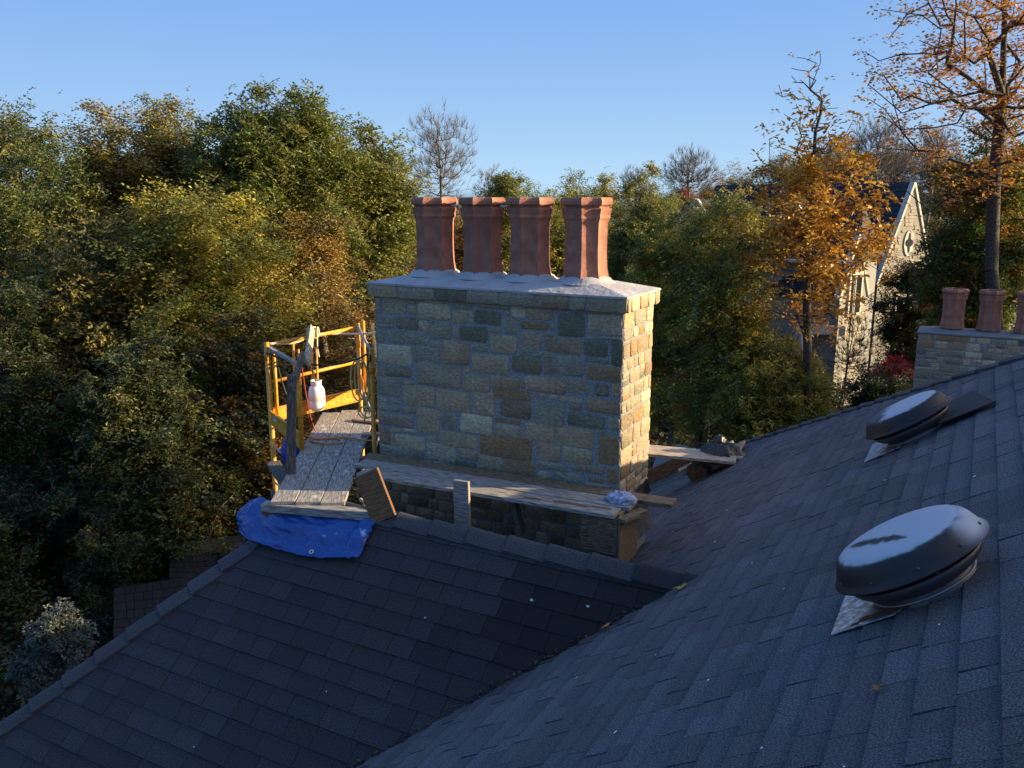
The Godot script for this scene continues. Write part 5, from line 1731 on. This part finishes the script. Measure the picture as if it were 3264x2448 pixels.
	put(b, "inner_brace", box_mesh(Vector3(0.02, 0.2, 0.05), 0.003), mats["grey_wood"], Transform3D(Basis(Vector3(0, 0, 1), 0.25), Vector3(-0.95, 0.08, 0.12)))
	board("timber", "short offcut lying across the plywood box at the end of the walk", "", W(-2.79, -3.03, 7.30), W(-2.72, -3.05, 7.72), 0.04, 0.10, "plywood", Vector3.UP, "timber")
	# upright and braces of the near guard
	board("timber", "grey timber upright of the platform guard, nailed to the slanting brace", "", W(-6.50, -3.03, 6.80), W(-6.44, -1.88, 6.84), 0.045, 0.10, "grey_wood", Vector3(0.5, 0, 0.86), "timber")
	board("timber", "slanting grey brace nailed to the guard upright", "", W(-6.40, -2.02, 6.78), W(-7.10, -1.86, 7.75), 0.04, 0.095, "grey_wood", Vector3(0.86, 0, 0.5), "timber")
	board("timber", "pale sunlit brace lashed to the top guard rail with rope", "", W(-6.98, -1.95, 7.68), W(-7.93, -1.74, 8.86), 0.04, 0.10, "pale_wood", Vector3(0.86, 0.1, 0.5), "timber")
	# offcuts on the platform
	board("offcut", "reddish offcut on the far end of the platform", "offcuts on the platform", W(-7.35, -2.975, 8.95), W(-6.85, -2.975, 9.02), 0.03, 0.12, "new_wood", Vector3.UP, "offcut")
	board("offcut", "pale offcut on the platform against the chimney corner", "offcuts on the platform", W(-6.78, -2.975, 8.42), W(-6.45, -2.965, 8.55), 0.03, 0.10, "pale_wood", Vector3.UP, "offcut")
	board("ledger_board", "grey ledger board under the outer platform plank", "", W(-8.05, -3.46, 8.1), W(-6.9, -3.44, 7.25), 0.035, 0.18, "grey_wood", Vector3.UP, "board")
	board("ledger_board", "second ledger board lower on the scaffold legs, near the tarp", "", W(-7.8, -3.75, 7.8), W(-6.75, -3.72, 7.0), 0.12, 0.04, "grey_wood", Vector3.UP, "board")
	# boards behind the sunlit side
	board("scaffold_plank", "pale plank reaching from behind the chimney to the long roof, outer one", "planks behind the chimney", W(-5.2, -3.62, 11.18), W(-2.78, -3.64, 11.70), 0.045, 0.24, "pale_wood", Vector3.UP, "plank")
	board("scaffold_plank", "pale plank reaching from behind the chimney to the long roof, inner one", "planks behind the chimney", W(-5.2, -3.62, 11.43), W(-2.74, -3.64, 11.95), 0.045, 0.24, "pale_wood", Vector3.UP, "plank")
	board("timber", "pale block standing at the chimney end of the sunlit planks", "", W(-4.05, -3.55, 11.25), W(-4.12, -3.55, 11.65), 0.10, 0.14, "pale_wood", Vector3.UP, "timber")
	board("timber", "orange brown joist on edge running up the long roof behind the chimney", "", W(-5.6, -5.32, 13.62), W(-3.85, -4.20, 13.55), 0.24, 0.045, "brown_wood", Vector3(-0.54, 0.84, 0), "timber")
	board("timber", "tan board end beside the orange brown joist", "", W(-4.0, -4.36, 13.0), W(-3.45, -4.03, 13.2), 0.05, 0.13, "new_wood", Vector3.UP, "timber")
	board("timber", "weathered board lying up the roof past the black sack", "", W(-2.92, -3.70, 11.95), W(-3.02, -3.74, 12.95), 0.05, 0.16, "new_wood", Vector3(-0.54, 0.84, 0), "timber")
	board("timber", "grey board end between the black sack and the hip", "", W(-3.5, -4.02, 13.0), W(-3.30, -3.90, 13.5), 0.05, 0.12, "old_wood", Vector3(-0.54, 0.84, 0), "timber")


# ---------------------------------------------------------------- cloths

func make_tarp() -> void:
	var top := [W(-6.66, -3.27, 6.16), W(-6.42, -3.13, 6.27), W(-6.0, -3.125, 6.17), W(-5.6, -3.13, 6.27), W(-5.2, -3.12, 6.37), W(-4.98, -3.06, 6.43)]
	var bot := [W(-6.56, -3.44, 6.08), W(-6.28, -3.47, 5.98), W(-5.82, 0, 5.93), W(-5.45, 0, 5.94), W(-5.15, 0, 5.99), W(-4.94, 0, 6.02)]
	for i in range(2, 6):
		bot[i].y = H + y_a(-bot[i].z) + 0.035
	var t2 := smooth_path(top, 12)
	var b2 := smooth_path(bot, 12)
	var f := FastNoiseLite.new()
	f.seed = 23
	f.frequency = 1.0
	var out := Vector3(0, 1, PITCH_A).normalized()
	var g := []
	var m := 26
	for i in t2.size():
		var row := []
		var s := i / float(t2.size() - 1)
		for j in m + 1:
			var t := j / float(m)
			var p: Vector3 = t2[i].lerp(b2[i], t)
			var k := sin(PI * t)
			var w := 0.065 * f.get_noise_2d(s * 5.0 + t, t * 2.5) + 0.016 * absf(f.get_noise_2d(s * 26.0 + t * 9.0, t * 12.0)) - 0.05 * absf(f.get_noise_2d(s * 8.0 - t * 5.0, t * 3.0 + 20.0))
			if s < 0.25:
				w += 0.03 * absf(f.get_noise_2d(s * 60.0 + t * 10.0, t * 8.0)) * (0.25 - s) / 0.25
			w += 0.016 * sin(s * 34.0 + 2.0 * sin(s * 9.0) + t * 1.5) * t
			p += out * (0.03 * k + w * (0.4 + 0.6 * k) + 0.025 + 0.055 * exp(-pow((s - 0.22) / 0.13, 2.0)))
			p.y += 0.02 * f.get_noise_2d(s * 14.0, 7.0) * t
			row.append(p)
		g.append(row)
	var st := begin(true)
	for i in g.size() - 1:
		for j in m:
			quad(st, g[i][j], g[i + 1][j], g[i + 1][j + 1], g[i][j + 1], g[i][j] - out * 2.0)
	var tarp := thing("tarp", "crumpled blue plastic tarp hung over the near end of the ridge", "tarp")
	put(tarp, "sheet", done(st), mats["tarp"])
	# rolled hem along the lower edge, with an eyelet
	var hem := []
	for i in g.size():
		hem.append(g[i][m] + out * 0.004)
	put(tarp, "hem", pipe_mesh(hem, 0.009, 6), mats["tarp"])
	var e: Vector3 = g[36][m - 2] + out * 0.008
	var ring := []
	for k in 13:
		ring.append(e + Vector3(cos(TAU * k / 12) * 0.020, sin(TAU * k / 12) * 0.013, sin(TAU * k / 12) * -0.013))
	put(tarp, "eyelet", pipe_mesh(ring, 0.005, 5), mats["white_paint"])


func lump(c: Vector3, size: Vector3, seed_: int, amp: float, floor_y: float, freq := 2.0) -> ArrayMesh:
	var f := FastNoiseLite.new()
	f.seed = seed_
	f.frequency = freq
	f.fractal_octaves = 3
	f.fractal_type = FastNoiseLite.FRACTAL_RIDGED
	var st := begin(true)
	var rows := 22
	var cols := 36
	var g := []
	for i in rows + 1:
		var row := []
		for j in cols:
			var a := PI * i / rows
			var b := TAU * j / cols
			var d := Vector3(sin(a) * cos(b), cos(a), sin(a) * sin(b))
			var p := d * (1.0 + amp * f.get_noise_3dv(d + Vector3(3, seed_, 1))) * size
			p.y = maxf(p.y, floor_y)
			row.append(c + p)
		g.append(row)
	for i in rows:
		for j in cols:
			quad(st, g[i][j], g[i][(j + 1) % cols], g[i + 1][(j + 1) % cols], g[i + 1][j], c)
	return done(st)


func leaf_shape(r: RandomNumberGenerator, s: float) -> ArrayMesh:
	var st := begin()
	var pts := []
	for k in 15:
		var a := TAU * k / 15 + 0.2
		var rr := s * (1.0 if k % 3 == 0 else (0.55 if k % 3 == 1 else 0.45)) * r.randf_range(0.85, 1.1)
		pts.append(Vector3(cos(a) * rr, 0.012 + s * 0.35 * absf(cos(a + 0.5)) * r.randf_range(0.5, 1.0), sin(a) * rr))
	for k in 15:
		var v := r.randf_range(0.8, 1.15)
		st.set_color(Color(v, v, v))
		tri(st, Vector3(0, 0.012, 0), pts[k], pts[(k + 1) % 15], Vector3(0, -1, 0))
	return done(st)


func make_small_things() -> void:
	# white gas bottle hung inside the guard rail
	var g := thing("gas_cylinder", "white gas cylinder hanging from the scaffold guard rail on a black strap", "gas cylinder", W(-7.80, -2.86, 8.74))
	g.scale = Vector3(0.92, 0.96, 0.92)
	put(g, "body", lathe([Vector2(0.0, 0.0), Vector2(0.07, 0.004), Vector2(0.10, 0.03), Vector2(0.118, 0.08), Vector2(0.122, 0.14), Vector2(0.122, 0.25), Vector2(0.115, 0.31), Vector2(0.09, 0.355), Vector2(0.05, 0.375), Vector2(0.03, 0.38)], 32), mats["white_paint"])
	put(g, "collar", lathe([Vector2(0.075, 0.35), Vector2(0.078, 0.42), Vector2(0.085, 0.44), Vector2(0.075, 0.442), Vector2(0.068, 0.42), Vector2(0.066, 0.36)], 28), mats["white_paint"])
	put(g, "valve", lathe([Vector2(0.02, 0.37), Vector2(0.022, 0.40), Vector2(0.032, 0.405), Vector2(0.03, 0.425), Vector2(0.0, 0.43)], 14), mats["black_rubber"])
	put(g, "label_patch", lathe([Vector2(0.1228, 0.16), Vector2(0.1228, 0.22)], 32), mat("faded_label", Color(0.72, 0.55, 0.42), 0.6))
	put(g, "strap", pipe_mesh([Vector3(0.0, 0.42, 0), Vector3(-0.03, 0.6, 0.03), Vector3(0.03, 0.78, 0.0), Vector3(-0.08, 0.95, -0.04)], 0.012, 6, true), mats["black_rubber"])
	var rope := func(called: String, label: String, raw: Array, rad: float, m: String, cat: String) -> void:
		tag(put(self, called, pipe_mesh(raw, rad, 7, true), mats[m]), label, cat)
	rope.call("rope", "cream rope strung along the top guard rail to the chimney", [W(-8.1, -1.88, 8.22), W(-8.02, -1.915, 8.6), W(-7.92, -1.84, 8.9), W(-7.83, -1.87, 9.25), W(-7.6, -1.86, 9.3), W(-7.2, -1.80, 9.1), W(-6.7, -1.70, 8.8), W(-6.25, -1.68, 8.6)], 0.016, "cream_rope", "rope")
	var knot := []
	for k in 26:
		var a := TAU * k / 6.0
		knot.append(W(-7.90 + 0.012 * (k - 13) * 0.4, -1.80 + 0.075 * sin(a), 8.84 + 0.06 * cos(a)))
	knot.append(W(-7.80, -1.98, 8.8))
	knot.append(W(-7.76, -2.12, 8.78))
	rope.call("rope", "cream rope knotted round the pale brace and guard rail", knot, 0.011, "cream_rope", "rope")
	rope.call("hose", "black rubber hose sagging from the scaffold corner to the chimney", [W(-8.05, -1.98, 8.1), W(-7.6, -2.06, 8.12), W(-7.1, -2.07, 8.2), W(-6.7, -1.97, 8.25), W(-6.45, -1.86, 8.2), W(-6.40, -1.95, 8.14)], 0.013, "black_rubber", "hose")
	rope.call("cord", "dark red cord dropping past the gas cylinder", [W(-7.55, -2.05, 8.2), W(-7.53, -2.4, 8.22), W(-7.50, -2.75, 8.25), W(-7.47, -2.99, 8.3)], 0.009, "red_cord", "cord")
	rope.call("cord", "black cord hanging down by the outer scaffold corner post", [W(-8.0, -1.93, 8.2), W(-7.97, -2.3, 8.25), W(-7.88, -2.7, 8.3), W(-7.86, -2.98, 8.34)], 0.008, "black_rubber", "cord")
	var coil := []
	for k in 30:
		var a := TAU * k / 10.0 + 0.6
		coil.append(W(-6.56 - 0.05 * sin(a * 0.5), -2.22 + (0.26 if k % 10 < 5 else 0.24) * sin(a), 8.12 + 0.02 * cos(a) + 0.004 * k) + Vector3(0.075 * cos(a), 0, 0))
	coil.append(W(-6.55, -2.72, 8.18))
	rope.call("hose", "yellow hose looped over the scaffold post beside the chimney", coil, 0.010, "yellow_hose", "hose")
	coil = []
	for k in 18:
		var a := TAU * k / 9.0
		coil.append(W(-6.66 + 0.10 * cos(a), -2.66 + 0.075 * sin(a), 8.30 + 0.006 * k))
	rope.call("hose", "lower loop of yellow hose hanging by the rung next to the chimney", coil, 0.009, "yellow_hose", "hose")
	rope.call("cord", "orange extension cord lying across the platform planks", [W(-7.75, -2.955, 7.95), W(-7.45, -2.985, 8.05), W(-7.15, -2.985, 7.98), W(-6.95, -2.985, 8.12), W(-6.78, -2.985, 7.98), W(-6.98, -2.985, 7.86), W(-7.2, -2.985, 7.92), W(-6.9, -2.985, 8.2), W(-6.6, -2.985, 8.22), W(-6.44, -3.0, 8.24), W(-6.42, -3.2, 8.16)], 0.009, "orange_cord", "cord")
	# bag under the platform edge
	tag(put(self, "bag", lump(W(-7.35, -3.13, 7.78), Vector3(0.16, 0.20, 0.14), 3, 0.2, -0.16), mat("blue_bag", Color(0.02, 0.05, 0.30), 0.5)), "dark blue bag tucked behind the yellow toe board", "bag")
	# rag, sack
	tag(put(self, "rag", lump(W(-2.93, -2.955, 7.66), Vector3(0.135, 0.07, 0.095), 8, 0.36, -0.03, 1.3), mats["rag"]), "crumpled pale blue rag on the end of the plank walk", "rag")
	var s := thing("sack", "crumpled black plastic sack slumped on the roof at the end of the pale planks", "sack", W(-3.08, -3.86, 11.95))
	put(s, "plastic", lump(Vector3(0.03, 0.12, 0.0), Vector3(0.30, 0.24, 0.22), 14, 0.34, -0.2, 1.2), mats["plastic_sack"])
	put(s, "knot", lump(Vector3(-0.02, 0.37, -0.02), Vector3(0.085, 0.10, 0.08), 15, 0.4, -0.2, 1.4), mats["plastic_sack"])
	put(s, "cloth", lump(Vector3(-0.26, -0.08, 0.06), Vector3(0.17, 0.15, 0.16), 16, 0.32, -0.2, 1.2), mats["dirty_cloth"])
	# dish beyond the joist
	var dish := lathe([Vector2(0.0, 0.0), Vector2(0.15, 0.008), Vector2(0.3, 0.032), Vector2(0.45, 0.07), Vector2(0.46, 0.075), Vector2(0.455, 0.06), Vector2(0.3, 0.02), Vector2(0.0, -0.012)], 40)
	tag(put(self, "dish", dish, mat("dish_grey", Color(0.13, 0.13, 0.135), 0.5), Transform3D(Basis(Vector3(1, 0, 0.3).normalized(), deg_to_rad(48.0)), W(-4.70, -5.0, 15.1))), "grey round dish half hidden under the sunlit planks behind the chimney", "dish")
	# fallen leaves on the shingles
	var r := RandomNumberGenerator.new()
	r.seed = 66
	var words := ["yellow fallen leaf at the top of the valley by the tarred ridge end", "orange fallen maple leaf midway down the roof valley", "brown orange fallen leaf alone on the long roof below the large vent", "small orange fallen leaf low in the roof valley"]
	var spots := [[-1.853, 6.244, 0.075], [-2.367, 5.91, 0.075], [-0.196, 3.53, 0.036], [-2.784, 5.714, 0.045]]
	for i in 4:
		var u: float = spots[i][0]
		var c := [Color(0.42, 0.26, 0.04), Color(0.34, 0.13, 0.03), Color(0.26, 0.12, 0.025), Color(0.30, 0.12, 0.03)]
		tag(put(self, "fallen_leaf", leaf_shape(r, spots[i][2]), mat("fallen%d" % i, c[i], 0.7), Transform3D(Basis(Vector3(0, 0, 1), atan(PITCH_B)) * Basis(Vector3.UP, i * 1.3), W(u, y_b(u) + 0.015, spots[i][1]))), words[i], "leaf", "fallen leaves on the roof")
